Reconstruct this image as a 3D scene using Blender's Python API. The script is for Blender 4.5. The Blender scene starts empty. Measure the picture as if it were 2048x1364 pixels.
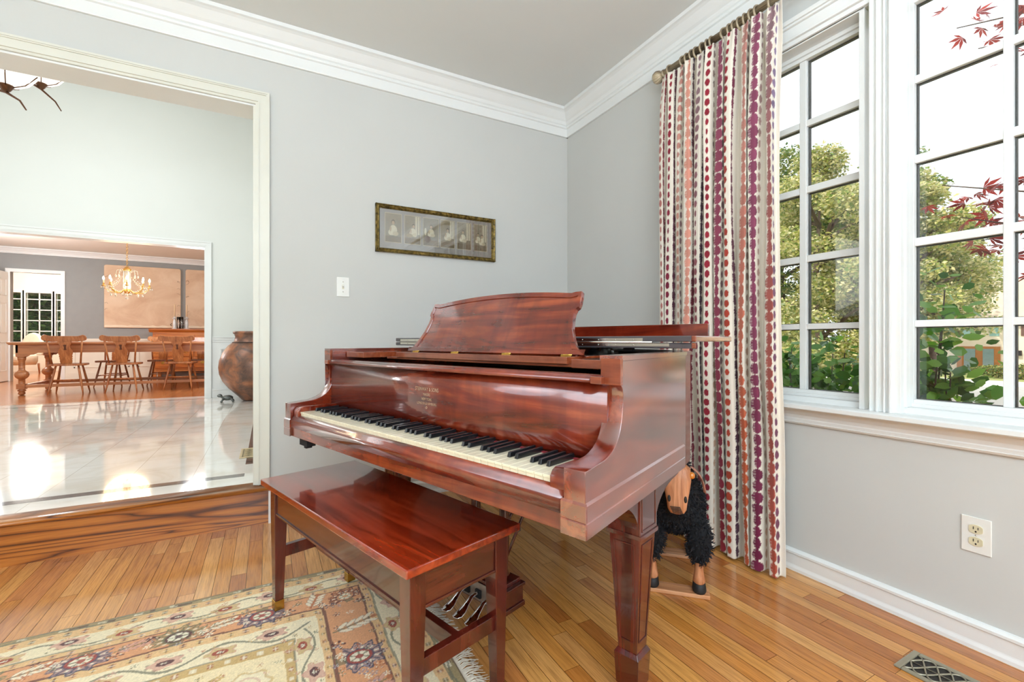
import bpy, bmesh, math, random
import numpy as np
from mathutils import Vector, Matrix, noise
from math import sin, cos, pi, radians, sqrt, atan2
random.seed(7); rng = np.random.default_rng(7)
SC = bpy.context.scene; COL = SC.collection

# ------------------------------------------------------------------ camera
cam = bpy.data.cameras.new('camera'); camo = bpy.data.objects.new('camera', cam); COL.objects.link(camo)
cam.sensor_width = 36.0; cam.lens = 36.0*905/2048; cam.clip_start = .02; cam.clip_end = 300
camo.location = (0, 0, 1.0); camo.rotation_euler = (pi/2, 0, -radians(28.3)); SC.camera = camo

# ------------------------------------------------------------------ exposure, sky, sun, added fill lights
SC.view_settings.view_transform = 'Standard'; SC.view_settings.look = 'None'
SC.view_settings.exposure = 0.0; SC.view_settings.gamma = 1.0; SC.view_settings.use_curve_mapping = False
cy = SC.cycles
cy.max_bounces = 8; cy.diffuse_bounces = 4; cy.glossy_bounces = 4; cy.transmission_bounces = 4; cy.transparent_max_bounces = 10
cy.caustics_reflective = False; cy.caustics_refractive = False; cy.sample_clamp_indirect = 6.0
cy.use_denoising = True
world = bpy.data.worlds.new('sky'); SC.world = world; world.use_nodes = True
wn = world.node_tree; wn.nodes.clear()
_sky = wn.nodes.new('ShaderNodeTexSky'); _sky.sky_type = 'HOSEK_WILKIE'; _sky.turbidity = 4.0; _sky.ground_albedo = .4
_sky.sun_direction = Vector((-.55, .1, .8)).normalized()
_mx = wn.nodes.new('ShaderNodeMix'); _mx.data_type = 'RGBA'; _mx.inputs[0].default_value = .82
_bg = wn.nodes.new('ShaderNodeBackground'); _wo = wn.nodes.new('ShaderNodeOutputWorld')
wn.links.new(_sky.outputs[0], _mx.inputs[6]); _mx.inputs[7].default_value = (.93, .965, 1.0, 1)
wn.links.new(_mx.outputs[2], _bg.inputs[0]); _bg.inputs[1].default_value = 2.2
wn.links.new(_bg.outputs[0], _wo.inputs[0])

def lamp(name, kind, loc, energy, color=(1, 1, 1), size=.3, rot=(0, 0, 0), size_y=None):
    l = bpy.data.lights.new(name, kind); l.energy = energy; l.color = color
    if kind == 'AREA':
        l.size = size
        if size_y: l.shape = 'RECTANGLE'; l.size_y = size_y
    elif kind == 'SUN': l.angle = size
    else: l.shadow_soft_size = size
    o = bpy.data.objects.new(name, l); COL.objects.link(o); o.location = loc; o.rotation_euler = rot
    return o
sun = lamp('sun', 'SUN', (0, 0, 20), 4.2, (1.0, .92, .80), .01)
sun.rotation_euler = Vector((.62, -.18, -.76)).to_track_quat('-Z', 'Y').to_euler()
WARM = (.93, .965, 1); NEUT = (.73, .865, 1)
lamp('room_fill', 'POINT', (-1.4, -.9, 2.1), 128, NEUT, .9)  # unseen fill added behind the camera, no fixture modelled
lamp('room_fill', 'POINT', (.1, -2.0, 1.8), 158, NEUT, .9)  # second added fill, farther back in the unseen part of the room
lamp('ceiling_fill', 'AREA', (-.5, -1.3, 1.3), 150, NEUT, 1.4, (pi, 0, 0))  # added upward fill that lifts the ceiling, no floor lamp here
for _y, _w in ((1.16, .5), (.27, 1.05), (-.55, .5)):
    _p = lamp('window_portal', 'AREA', (2.17, _y, 1.51), 1, (1, 1, 1), 1.6, (0, radians(90), 0), _w); _p.data.cycles.is_portal = True
lamp('foyer_fill', 'POINT', (-1.9, 5.6, 3.0), 62, (.9, .96, 1), .8)  # unseen fill added to brighten the foyer, apart from its chandelier
lamp('foyer_floor_fill', 'AREA', (-2.0, 5.0, 4.2), 22, (.93, .97, 1), 2.0)  # added downward fill to lift the marble, no ceiling fixture
lamp('foyer_fill', 'POINT', (-4.3, 4.4, 2.2), 32, (.95, .98, 1), .7)  # another added foyer fill, out of view to the left
lamp('dining_fill', 'POINT', (-4.2, 10.4, 2.1), 120, WARM, .35)  # unseen fill added besides the chandelier's own glow
lamp('dining_fill', 'POINT', (-.9, 8.9, 2.0), 95, WARM, .35)  # second added dining fill, no fixture at this spot
lamp('kitchen_fill', 'POINT', (-5.0, 14.6, 2.4), 190, (1, .95, .88), .4)  # unseen fill added to brighten the kitchen

# ------------------------------------------------------------------ materials
def lin(h):
    if isinstance(h, str):
        c = [int(h[i:i+2], 16)/255 for i in (0, 2, 4)]
    else: c = [v/255 for v in h]
    return tuple((v/12.92 if v <= .04045 else ((v+.055)/1.055)**2.4) for v in c)
def L4(h): return lin(h)+(1,)
class NT:
    def __init__(s, name):
        s.m = bpy.data.materials.new(name); s.m.use_nodes = True; s.t = s.m.node_tree; s.t.nodes.clear()
        s.out = s.n('ShaderNodeOutputMaterial')
    def n(s, k, **kw):
        x = s.t.nodes.new(k)
        for a, b in kw.items(): setattr(x, a, b)
        return x
    def l(s, a, b): s.t.links.new(a, b)
    def bsdf(s, rough=.5, metal=0, coat=0, spec=.5, color=None, coat_rough=.05, sheen=0, trans=0, cior=1.5):
        b = s.n('ShaderNodeBsdfPrincipled'); i = b.inputs
        i['Roughness'].default_value = rough; i['Metallic'].default_value = metal; i['Coat Weight'].default_value = coat
        i['Coat Roughness'].default_value = coat_rough; i['Coat IOR'].default_value = cior; i['Specular IOR Level'].default_value = spec
        i['Sheen Weight'].default_value = sheen; i['Transmission Weight'].default_value = trans
        if color: i['Base Color'].default_value = color
        s.l(b.outputs[0], s.out.inputs[0]); s.b = b; return b
    def coord(s, scale=(1, 1, 1), kind='Object', rot=(0, 0, 0)):
        c = s.n('ShaderNodeTexCoord'); m = s.n('ShaderNodeMapping'); m.inputs['Scale'].default_value = scale
        m.inputs['Rotation'].default_value = rot
        s.l(c.outputs[kind], m.inputs[0]); return m.outputs[0]
    def noise(s, vec, scale=5, detail=4, rough=.5, dist=0):
        x = s.n('ShaderNodeTexNoise'); x.inputs['Scale'].default_value = scale; x.inputs['Detail'].default_value = detail
        x.inputs['Roughness'].default_value = rough; x.inputs['Distortion'].default_value = dist
        if vec is not None: s.l(vec, x.inputs['Vector'])
        return x.outputs[0]
    def ramp(s, fac, stops):
        r = s.n('ShaderNodeValToRGB'); e = r.color_ramp.elements
        while len(e) > 1: e.remove(e[-1])
        for k, (p, c) in enumerate(stops):
            x = e[0] if k == 0 else e.new(p)
            x.position = p; x.color = c if len(c) == 4 else tuple(c)+(1,)
        s.l(fac, r.inputs[0]); return r.outputs[0]
    def mix(s, f, a, b, blend='MIX'):
        x = s.n('ShaderNodeMix'); x.data_type = 'RGBA'; x.blend_type = blend
        for v, i in ((f, 0), (a, 6), (b, 7)):
            if hasattr(v, 'links'): s.l(v, x.inputs[i])
            else: x.inputs[i].default_value = v
        return x.outputs[2]
    def bump(s, h, strength=.2, dist=.01):
        b = s.n('ShaderNodeBump'); b.inputs['Strength'].default_value = strength; b.inputs['Distance'].default_value = dist
        s.l(h, b.inputs['Height']); s.l(b.outputs[0], s.b.inputs['Normal'])
def plain(name, c, rough=.5, metal=0, coat=0, spec=.5, var=.06, scale=8, bump=0, sheen=0):
    n = NT(name); n.bsdf(rough, metal, coat, spec, sheen=sheen)
    v = n.coord(); f = n.noise(v, scale, 3)
    a = tuple(x*(1-var) for x in c[:3])+(1,); b = tuple(min(1, x*(1+var)) for x in c[:3])+(1,)
    n.l(n.ramp(f, [(.3, a), (.7, b)]), n.b.inputs['Base Color'])
    if bump: n.bump(n.noise(v, scale*6, 2), bump, .003)
    return n.m
def wood(name, dark, mid, light, axis=1, rough=.3, coat=.3, stretch=14, fig=2.2, fine=60, coat_rough=.06, bump=.04, figure=0, cior=1.55):
    """grain runs along local axis"""
    n = NT(name); n.bsdf(rough, 0, coat, .5, coat_rough=coat_rough, cior=cior)
    sc = [fig*stretch/3]*3; sc[axis] = fig/3
    v = n.coord(tuple(sc)); f = n.noise(v, 1.0, 5, .55, .9)
    s2 = [fine]*3; s2[axis] = fine/40
    g = n.noise(n.coord(tuple(s2)), 1.0, 3, .6)
    base = n.ramp(f, [(.28, dark), (.5, mid), (.72, light)])
    gr = n.ramp(g, [(.35, (.72, .68, .66, 1)), (.6, (1, 1, 1, 1))])
    c = n.mix(.75, base, gr, 'MULTIPLY')
    if figure:
        s3 = [3]*3; s3[axis] = 16
        h = n.noise(n.coord(tuple(s3)), 1.0, 3, .5, .6)
        c = n.mix(figure, c, n.ramp(h, [(.4, (.62, .5, .5, 1)), (.6, (1.15, 1.1, 1.05, 1))]), 'MULTIPLY')
    n.l(c, n.b.inputs['Base Color'])
    if bump: n.bump(g, bump, .002)
    return n.m
def attr_mat(name, attr, rough=.8, sheen=0, bump=0, bscale=300, spec=.3, coat=0):
    n = NT(name); n.bsdf(rough, 0, coat, spec, sheen=sheen)
    a = n.n('ShaderNodeAttribute', attribute_name=attr)
    f = n.noise(n.coord(), bscale, 2)
    n.l(n.mix(.35, a.outputs['Color'], n.ramp(f, [(.3, (.8, .8, .8, 1)), (.7, (1.1, 1.1, 1.1, 1))]), 'MULTIPLY'), n.b.inputs['Base Color'])
    if bump: n.bump(f, bump, .003)
    return n.m
def emit(name, c, s):
    n = NT(name); e = n.n('ShaderNodeEmission'); e.inputs[0].default_value = c; e.inputs[1].default_value = s
    n.l(e.outputs[0], n.out.inputs[0]); return n.m
def pane_mat(name, tint=(1, 1, 1, 1), refl=.08):
    n = NT(name); t = n.n('ShaderNodeBsdfTransparent'); t.inputs[0].default_value = tint
    g = n.n('ShaderNodeBsdfGlossy'); g.inputs['Roughness'].default_value = .02
    f = n.n('ShaderNodeFresnel'); f.inputs[0].default_value = 1.5
    mm = n.n('ShaderNodeMath', operation='MULTIPLY'); mm.inputs[1].default_value = refl/.04; n.l(f.outputs[0], mm.inputs[0])
    x = n.n('ShaderNodeMixShader'); n.l(mm.outputs[0], x.inputs[0]); n.l(t.outputs[0], x.inputs[1]); n.l(g.outputs[0], x.inputs[2])
    n.l(x.outputs[0], n.out.inputs[0]); return n.m

M = {}
M['wall'] = plain('grey_wall_paint', lin('cfcfca'), .75, var=.015, scale=2, bump=.02, spec=.25)
M['ceil'] = plain('ceiling_paint', lin('e4e6e3'), .85, var=.01, scale=2, spec=.2)
M['trim'] = plain('white_trim_paint', lin('ecedea'), .35, var=.01)
M['trim_cream'] = plain('cream_casing_paint', lin('dfddd0'), .35, var=.015)
M['foyer'] = plain('foyer_wall_paint', lin('e6e8e3'), .8, var=.01, scale=2, spec=.2)
M['dining'] = plain('dining_wall_paint', lin('9b9c9a'), .8, var=.02, spec=.2)
M['cream'] = plain('kitchen_wall_paint', lin('efe6d6'), .8, var=.02, spec=.2)
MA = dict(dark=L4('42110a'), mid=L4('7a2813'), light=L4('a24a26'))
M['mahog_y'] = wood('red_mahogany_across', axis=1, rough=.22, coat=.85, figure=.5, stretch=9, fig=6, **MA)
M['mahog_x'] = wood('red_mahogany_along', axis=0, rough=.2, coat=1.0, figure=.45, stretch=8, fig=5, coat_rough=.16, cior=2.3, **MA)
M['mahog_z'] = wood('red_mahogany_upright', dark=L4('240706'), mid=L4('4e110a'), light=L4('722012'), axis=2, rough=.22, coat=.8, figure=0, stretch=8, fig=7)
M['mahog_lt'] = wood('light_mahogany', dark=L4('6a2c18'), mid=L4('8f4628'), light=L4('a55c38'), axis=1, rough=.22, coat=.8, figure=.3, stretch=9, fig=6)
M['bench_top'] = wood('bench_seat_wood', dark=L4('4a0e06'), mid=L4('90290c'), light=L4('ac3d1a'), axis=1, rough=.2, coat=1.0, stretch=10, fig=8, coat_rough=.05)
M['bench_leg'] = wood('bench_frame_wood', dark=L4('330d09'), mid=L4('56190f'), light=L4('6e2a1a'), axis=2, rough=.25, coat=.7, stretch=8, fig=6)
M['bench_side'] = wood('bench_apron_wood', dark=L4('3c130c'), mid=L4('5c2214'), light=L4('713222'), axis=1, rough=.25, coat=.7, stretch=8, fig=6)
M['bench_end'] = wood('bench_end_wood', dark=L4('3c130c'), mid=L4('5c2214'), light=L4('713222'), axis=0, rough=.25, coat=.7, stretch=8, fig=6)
M['oak_cab'] = wood('honey_wood', dark=L4('9c5020'), mid=L4('cc7632'), light=L4('dc9048'), axis=0, rough=.35, coat=.3, fig=4)
M['table'] = wood('pine_table_wood', dark=L4('a8663e'), mid=L4('c98655'), light=L4('d99a6a'), axis=0, rough=.35, coat=.3, fig=4)
M['chair'] = wood('chair_wood', dark=L4('96532c'), mid=L4('bb733f'), light=L4('cf8b54'), axis=2, rough=.35, coat=.3, fig=4)
M['darkchair'] = M['chair']
M['ivory'] = plain('ivory_key', lin('e6dcc0'), .22, coat=.4, var=.04, scale=30)
M['ebony'] = plain('ebony_key', lin('17171a'), .25, coat=.4, var=.1, scale=40)
M['black'] = plain('black_felt', lin('1c1b1e'), .8, var=.1)
M['brass'] = plain('brass', lin('c9a04e'), .25, metal=1, var=.08, scale=30)
M['nickel'] = plain('nickel', lin('cfcac0'), .22, metal=1, var=.05, scale=30)
M['chrome'] = plain('chrome', lin('e0e0e4'), .08, metal=1, var=.02)
M['gold'] = plain('gilded_iron', lin('a87c3a'), .35, metal=.8, var=.1)
M['steel'] = plain('steel_wire', lin('b9b4a8'), .25, metal=1)
M['grayplate'] = plain('worn_metal_plate', lin('a79a90'), .4, metal=.5, var=.2, scale=30)
M['white_pl'] = plain('white_plastic', lin('ecebe4'), .3, coat=.2, var=.01)
M['ivory_pl'] = plain('ivory_plastic', lin('d8cfae'), .3, coat=.2, var=.01)
M['slot'] = plain('dark_slot', lin('2a2622'), .6)
M['glass'] = pane_mat('window_glass', (.97, .985, .98, 1), .05)
M['pglass'] = pane_mat('picture_glass', (1, 1, 1, 1), .07)
M['vent'] = plain('pewter_register', lin('a8a18c'), .35, metal=.6, var=.05, scale=20)
M['ventcream'] = plain('brass_register', lin('c9b48c'), .4, metal=.4, var=.05)

# ------------------------------------------------------------------ mesh building
class MB:
    def __init__(s): s.v = []; s.f = []; s.sm = []
    def add(s, vs, fs, smooth=False):
        o = len(s.v); s.v.extend([tuple(p) for p in vs]); s.f.extend([tuple(i+o for i in f) for f in fs]); s.sm.extend([smooth]*len(fs)); return s
    def box(s, x0, x1, y0, y1, z0, z1, mtx=None):
        if x0 > x1: x0, x1 = x1, x0
        if y0 > y1: y0, y1 = y1, y0
        if z0 > z1: z0, z1 = z1, z0
        vs = [Vector((x, y, z)) for z in (z0, z1) for y in (y0, y1) for x in (x0, x1)]
        if mtx: vs = [mtx @ v for v in vs]
        return s.add(vs, [(0, 2, 3, 1), (4, 5, 7, 6), (0, 1, 5, 4), (2, 6, 7, 3), (0, 4, 6, 2), (1, 3, 7, 5)])
    def prism(s, poly, fn, a, b, smooth=False):
        """poly: 2d points; fn(p,q,t)->xyz ; extruded t from a to b"""
        n = len(poly)
        vs = [fn(p, q, a) for p, q in poly]+[fn(p, q, b) for p, q in poly]
        fs = [tuple(range(n))[::-1], tuple(range(n, 2*n))]
        s.add(vs, fs); o = len(s.v)-2*n
        for i in range(n):
            j = (i+1) % n; s.f.append((o+i, o+j, o+n+j, o+n+i)); s.sm.append(smooth)
        return s
    def lathe(s, prof, c=(0, 0, 0), seg=24, smooth=True, mtx=None):
        vs = []; fs = []
        for r, z in prof:
            for k in range(seg):
                a = 2*pi*k/seg; p = Vector((r*cos(a), r*sin(a), z))
                if mtx: p = mtx @ p
                vs.append((p[0]+c[0], p[1]+c[1], p[2]+c[2]))
        for i in range(len(prof)-1):
            for k in range(seg):
                k2 = (k+1) % seg; fs.append((i*seg+k, i*seg+k2, (i+1)*seg+k2, (i+1)*seg+k))
        fs.append(tuple(range(seg))[::-1]); m = (len(prof)-1)*seg; fs.append(tuple(range(m, m+seg)))
        return s.add(vs, fs, smooth)
    def tube(s, pts, r, seg=8, smooth=True, caps=True):
        pts = [Vector(p) for p in pts]; rs = r if isinstance(r, (list, tuple)) else [r]*len(pts)
        up = None; vs = []; fs = []
        for i, p in enumerate(pts):
            d = (pts[min(i+1, len(pts)-1)]-pts[max(i-1, 0)]).normalized()
            if up is None: up = Vector((0, 0, 1)) if abs(d.z) < .9 else Vector((1, 0, 0))
            a = d.cross(up).normalized(); b = a.cross(d).normalized(); up = b
            for k in range(seg):
                t = 2*pi*k/seg; vs.append(p+(a*cos(t)+b*sin(t))*rs[i])
        for i in range(len(pts)-1):
            for k in range(seg):
                k2 = (k+1) % seg; fs.append((i*seg+k, i*seg+k2, (i+1)*seg+k2, (i+1)*seg+k))
        if caps: fs.append(tuple(range(seg))[::-1]); m = (len(pts)-1)*seg; fs.append(tuple(range(m, m+seg)))
        return s.add(vs, fs, smooth)
    def loft(s, rings, smooth=True, closed=True):
        n = len(rings[0]); vs = [p for r in rings for p in r]; fs = []
        for i in range(len(rings)-1):
            for k in range(n):
                k2 = (k+1) % n; fs.append((i*n+k, i*n+k2, (i+1)*n+k2, (i+1)*n+k))
        if closed: fs.append(tuple(range(n))[::-1]); m = (len(rings)-1)*n; fs.append(tuple(range(m, m+n)))
        return s.add(vs, fs, smooth)
    def ball(s, c, r, seg=16, rin=10, sc=(1, 1, 1), mtx=None):
        prof = [(max(1e-4, r*sin(pi*i/rin)), -r*cos(pi*i/rin)) for i in range(rin+1)]
        S = Matrix.Diagonal((*sc, 1)); S = (mtx @ S) if mtx else S
        return s.lathe(prof, c, seg, True, S)
    def torus(s, c, R, r, axis='Y', seg=24, k=8, mtx=None):
        vs = []; fs = []
        for i in range(seg):
            a = 2*pi*i/seg
            for j in range(k):
                b = 2*pi*j/k; q = R+r*cos(b); h = r*sin(b)
                p = {'Y': (q*cos(a), h, q*sin(a)), 'Z': (q*cos(a), q*sin(a), h), 'X': (h, q*cos(a), q*sin(a))}[axis]
                p = Vector(p)
                if mtx: p = mtx @ p
                vs.append(p+Vector(c))
        for i in range(seg):
            for j in range(k):
                i2 = (i+1) % seg; j2 = (j+1) % k; fs.append((i*k+j, i2*k+j, i2*k+j2, i*k+j2))
        return s.add(vs, fs, True)
    def build(s, name, mat, parent=None, bevel=0, seg=2, **props):
        me = bpy.data.meshes.new(name); me.from_pydata(s.v, [], s.f)
        me.polygons.foreach_set('use_smooth', s.sm)
        bm = bmesh.new(); bm.from_mesh(me); bmesh.ops.recalc_face_normals(bm, faces=bm.faces); bm.to_mesh(me); bm.free()
        if mat: me.materials.append(mat)
        o = bpy.data.objects.new(name, me); COL.objects.link(o)
        if parent: o.parent = parent
        if bevel:
            b = o.modifiers.new('bevel', 'BEVEL'); b.width = bevel; b.segments = seg; b.limit_method = 'ANGLE'; b.angle_limit = radians(40)
            b.harden_normals = False
        for k, v in props.items(): o[k] = v
        return o
def np_mesh(name, V, F, mat, parent=None, smooth=True, color=None, cname='col', **props):
    """V (n,3), F (m,k)"""
    me = bpy.data.meshes.new(name); V = np.asarray(V, np.float32); F = np.asarray(F, np.int32); m, k = F.shape
    me.vertices.add(len(V)); me.vertices.foreach_set('co', V.ravel()); me.loops.add(m*k); me.loops.foreach_set('vertex_index', F.ravel())
    me.polygons.add(m); me.polygons.foreach_set('loop_start', np.arange(0, m*k, k, dtype=np.int32))
    me.update(calc_edges=True); me.polygons.foreach_set('use_smooth', [smooth]*m)
    if color is not None:
        a = me.color_attributes.new(cname, 'FLOAT_COLOR', 'POINT'); c = np.ones((len(V), 4), np.float32); c[:, :3] = color; a.data.foreach_set('color', c.ravel())
    me.validate(); me.materials.append(mat)
    o = bpy.data.objects.new(name, me); COL.objects.link(o)
    if parent: o.parent = parent
    for a, b in props.items(): o[a] = b
    return o
def thing(name, label, cat, loc=(0, 0, 0), rotz=0, group=None):
    o = bpy.data.objects.new(name, None); COL.objects.link(o); o.location = loc; o.rotation_euler = (0, 0, rotz)
    o.empty_display_size = .1; o['label'] = label; o['category'] = cat
    if group: o['group'] = group
    return o
def tag(o, label, cat, group=None, kind=None):
    o['label'] = label; o['category'] = cat
    if group: o['group'] = group
    if kind: o['kind'] = kind
    return o
def struct(name, mb, mat, parent=None, bevel=0):
    o = mb.build(name, mat, parent, bevel)
    if not parent: o['kind'] = 'structure'
    return o
def dup(root, loc=None, rotz=None, label=None, mat=None):
    r = root.copy(); COL.objects.link(r)
    if loc: r.location = loc
    if rotz is not None: r.rotation_euler = (0, 0, rotz)
    if label: r['label'] = label
    for ch in list(root.children):
        c = ch.copy(); COL.objects.link(c); c.parent = r
        for g in list(ch.children):
            d = g.copy(); COL.objects.link(d); d.parent = c
    return r
XYZ = lambda p, q, t: (p, q, t)
# ================================================================== THE SETTING
XW, YW, ZC, ZF = 2.03, 2.87, 2.738, .205      # window wall, doorway wall, ceiling height, foyer floor level
# ---- hardwood boards, each its own quad with a tone
def board_floor(name, x0, x1, y0, y1, z, pitch, mat, seed, along='y'):
    r = np.random.default_rng(seed); V = []; F = []; C = []; g = .0007
    x = x0
    while x < x1:
        y = y0-r.uniform(0, .8)
        while y < y1:
            L = r.uniform(.35, 1.5); a, b = max(y, y0), min(y+L, y1)
            if b > a+.01:
                n = len(V); xx = min(x+pitch, x1)
                q = [(x+g, a+g*.7), (xx-g, a+g*.7), (xx-g, b-g*.7), (x+g, b-g*.7)]
                V += [((p[0], p[1], z) if along == 'y' else (p[1], p[0], z)) for p in q]
                F.append((n, n+1, n+2, n+3) if along == 'y' else (n+3, n+2, n+1, n)); t = r.uniform(0, 1); C += [(t, r.uniform(0, 1), r.uniform(0, 1))]*4
            y += L
        x += pitch
    n = len(V); V += [((x0, y0, z-.003)), ((x1, y0, z-.003)), ((x1, y1, z-.003)), ((x0, y1, z-.003))] if along == 'y' else [(y0, x0, z-.003), (y1, x0, z-.003), (y1, x1, z-.003), (y0, x1, z-.003)]
    F.append((n, n+1, n+2, n+3)); C += [(-1, 0, 0)]*4
    o = np_mesh(name, V, F, mat, smooth=False, color=np.array(C), cname='board'); o['kind'] = 'structure'; return o
def floor_mat(name, stops, rough=.22, gx=0, coat=.4):
    n = NT(name); n.bsdf(rough, 0, coat, .5, coat_rough=.12)
    at = n.n('ShaderNodeAttribute', attribute_name='board'); sep = n.n('ShaderNodeSeparateColor'); n.l(at.outputs['Color'], sep.inputs[0])
    c = n.n('ShaderNodeTexCoord'); ad = n.n('ShaderNodeVectorMath', operation='MULTIPLY_ADD')
    n.l(at.outputs['Color'], ad.inputs[0]); ad.inputs[1].default_value = (13, 17, 9); n.l(c.outputs['Object'], ad.inputs[2])
    def mp(sc):
        m = n.n('ShaderNodeMapping'); m.inputs['Scale'].default_value = sc; n.l(ad.outputs[0], m.inputs[0]); return m.outputs[0]
    sc = (26, 2.0, 1) if gx == 0 else (2.0, 26, 1); sf = (230, 9, 1) if gx == 0 else (9, 230, 1)
    f = n.noise(mp(sc), 1, 4, .6, 1.6); g = n.noise(mp(sf), 1, 3, .6)
    base = n.ramp(sep.outputs[0], stops)
    c1 = n.mix(.8, base, n.ramp(f, [(.25, (.55, .47, .4, 1)), (.42, (.92, .9, .88, 1)), (.55, (1.05, 1.03, 1, 1)), (.75, (1.18, 1.15, 1.1, 1))]), 'MULTIPLY')
    c2 = n.mix(.6, c1, n.ramp(g, [(.36, (.6, .52, .46, 1)), (.55, (1, 1, 1, 1))]), 'MULTIPLY')
    lt = n.n('ShaderNodeMath', operation='LESS_THAN'); lt.inputs[1].default_value = -.001; n.l(sep.outputs[0], lt.inputs[0])
    c3 = n.mix(lt.outputs[0], c2, L4('2a1408')); n.l(c3, n.b.inputs['Base Color'])
    n.bump(g, .05, .001); return n.m
M['oak'] = floor_mat('oak_floor_boards', [(0, L4('b26a30')), (.25, L4('ca853c')), (.5, L4('d6954a')), (.75, L4('dfa35c')), (1, L4('c07a40'))])
M['oak2'] = floor_mat('dining_floor_boards', [(0, L4('b06a38')), (.5, L4('c87c46')), (1, L4('d28c54'))], rough=.18)
board_floor('floor', -4.2, XW, -3.2, YW, 0, .058, M['oak'], 3)
# ---- walls with openings made from boxes
DX0, DX1, DZ = -3.3, -.062, 2.305              # doorway opening to the foyer
m = MB().box(DX1, XW+.15, YW, YW+.17, 0, ZC).box(DX0, DX1, YW, YW+.17, DZ, ZC).box(-4.2, DX0, YW, YW+.17, 0, ZC)
struct('wall_back', m, M['wall'])
WY0, WY1, WZ0, WZ1 = -.83, 1.43, .735, 2.29    # window band in the right wall
m = MB().box(XW, XW+.15, WY1, YW+.17, 0, ZC).box(XW, XW+.15, -3.2, WY0, 0, ZC).box(XW, XW+.15, WY0, WY1, 0, WZ0-.03).box(XW, XW+.15, WY0, WY1, WZ1, ZC)
struct('wall_right', m, M['wall'])
m = MB().box(-4.32, -4.2, -3.2, YW+.17, 0, ZC); struct('wall_left', m, M['wall'])
m = MB().box(-4.2, XW+.15, -3.32, -3.2, 0, ZC); struct('wall_front', m, M['wall'])
struct('ceiling', MB().box(-4.32, XW+.15, -3.32, YW+.17, ZC, ZC+.1), M['ceil'])
# crown moulding
def crown(prof, fn, a, b, mb): mb.prism(prof, fn, a, b)
cp = [(0, 2.560), (.014, 2.560), (.016, 2.564), (.016, 2.618), (.026, 2.622), (.028, 2.632), (.022, 2.638), (.03, 2.644), (.036, 2.656), (.038, 2.662),
      (.05, 2.672), (.066, 2.69), (.08, 2.706), (.092, 2.714), (.104, 2.718), (.106, 2.737), (0, 2.737)]
m = MB().prism(cp, lambda d, z, t: (t, YW-d, z), -4.2, XW); struct('trim_1', m, M['trim'])
m = MB().prism(cp, lambda d, z, t: (XW-d, t, z), -3.2, YW); struct('trim_2', m, M['trim'])
# baseboards
bp = [(0, 0), (.017, 0), (.016, .012), (.012, .022), (.011, .026), (.011, .070), (.016, .073), (.016, .082), (.008, .09), (0, .092)]
m = MB().prism(bp, lambda d, z, t: (XW-d, t, z), -3.2, YW); struct('baseboard_right', m, M['trim'])
m = MB().prism(bp, lambda d, z, t: (t, YW-d, z), .1, XW)
struct('baseboard_back', m, M['trim'])
struct('trim_10', MB().box(.0, .1, YW-.058, YW, 0, .182), M['trim'], bevel=.002)
# doorway casing (stepped profile) around the foyer opening
def casing(mb, path, prof, face):
    """path of corner pairs handled as straight boxes; prof = [(offset0, offset1, depth)]"""
    for k in path:
        for o0, o1, dp in prof: mb.box(*k(o0, o1, dp))
prof = [(0, .012, .012), (.012, .018, .02), (.018, .052, .016), (.052, .058, .022), (.058, .068, .026)]
m = MB()
for o0, o1, dp in prof:
    m.box(DX1+o0, DX1+o1, YW-dp, YW+.001, ZF+.002, DZ+o0); m.box(DX0, DX1+o1, YW-dp, YW+.001, DZ+o0, DZ+o1)
m.box(DX1-.012, DX1, YW-.006, YW+.181, ZF+.002, DZ-.01); struct('trim_3', m, M['trim_cream'])
m = MB().box(DX0, DX1, YW+.001, YW+.181, DZ-.01, DZ)
struct('trim_12', m, M['trim'])
# step: oak riser and nosing, marble beyond
n = NT('oak_step'); n.bsdf(.28, 0, .5, .5)
f = n.noise(n.coord((.55, 3, 9)), 1, 2, .45, .6); w = n.n('ShaderNodeMath', operation='PINGPONG'); mu = n.n('ShaderNodeMath', operation='MULTIPLY')
n.l(f, mu.inputs[0]); mu.inputs[1].default_value = 9.0; n.l(mu.outputs[0], w.inputs[0]); w.inputs[1].default_value = .5
g = n.noise(n.coord((6, 200, 200)), 1, 3)
c = n.ramp(w.outputs[0], [(.0, L4('4a220c')), (.1, L4('9c5820')), (.3, L4('bd7430')), (1, L4('c98238'))])
n.l(n.mix(.5, c, n.ramp(g, [(.35, (.6, .5, .45, 1)), (.6, (1, 1, 1, 1))]), 'MULTIPLY'), n.b.inputs['Base Color']); n.bump(g, .05, .001); M['oak_step'] = n.m
struct('trim_4', MB().box(DX0, .002, 2.825, YW+.05, .0, ZF-.022), M['oak_step'])
noz = [(2.795+.0115*(1-cos(a)), ZF-.0115-.0115*sin(a)+.0) for a in [pi/2*k/6 for k in range(-6, 7)]]
m = MB().prism(noz+[(2.925, ZF-.023), (2.925, ZF)], lambda p, q, t: (t, p, q), DX0, .026, True)
struct('trim_5', m, M['oak_step'])
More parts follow.
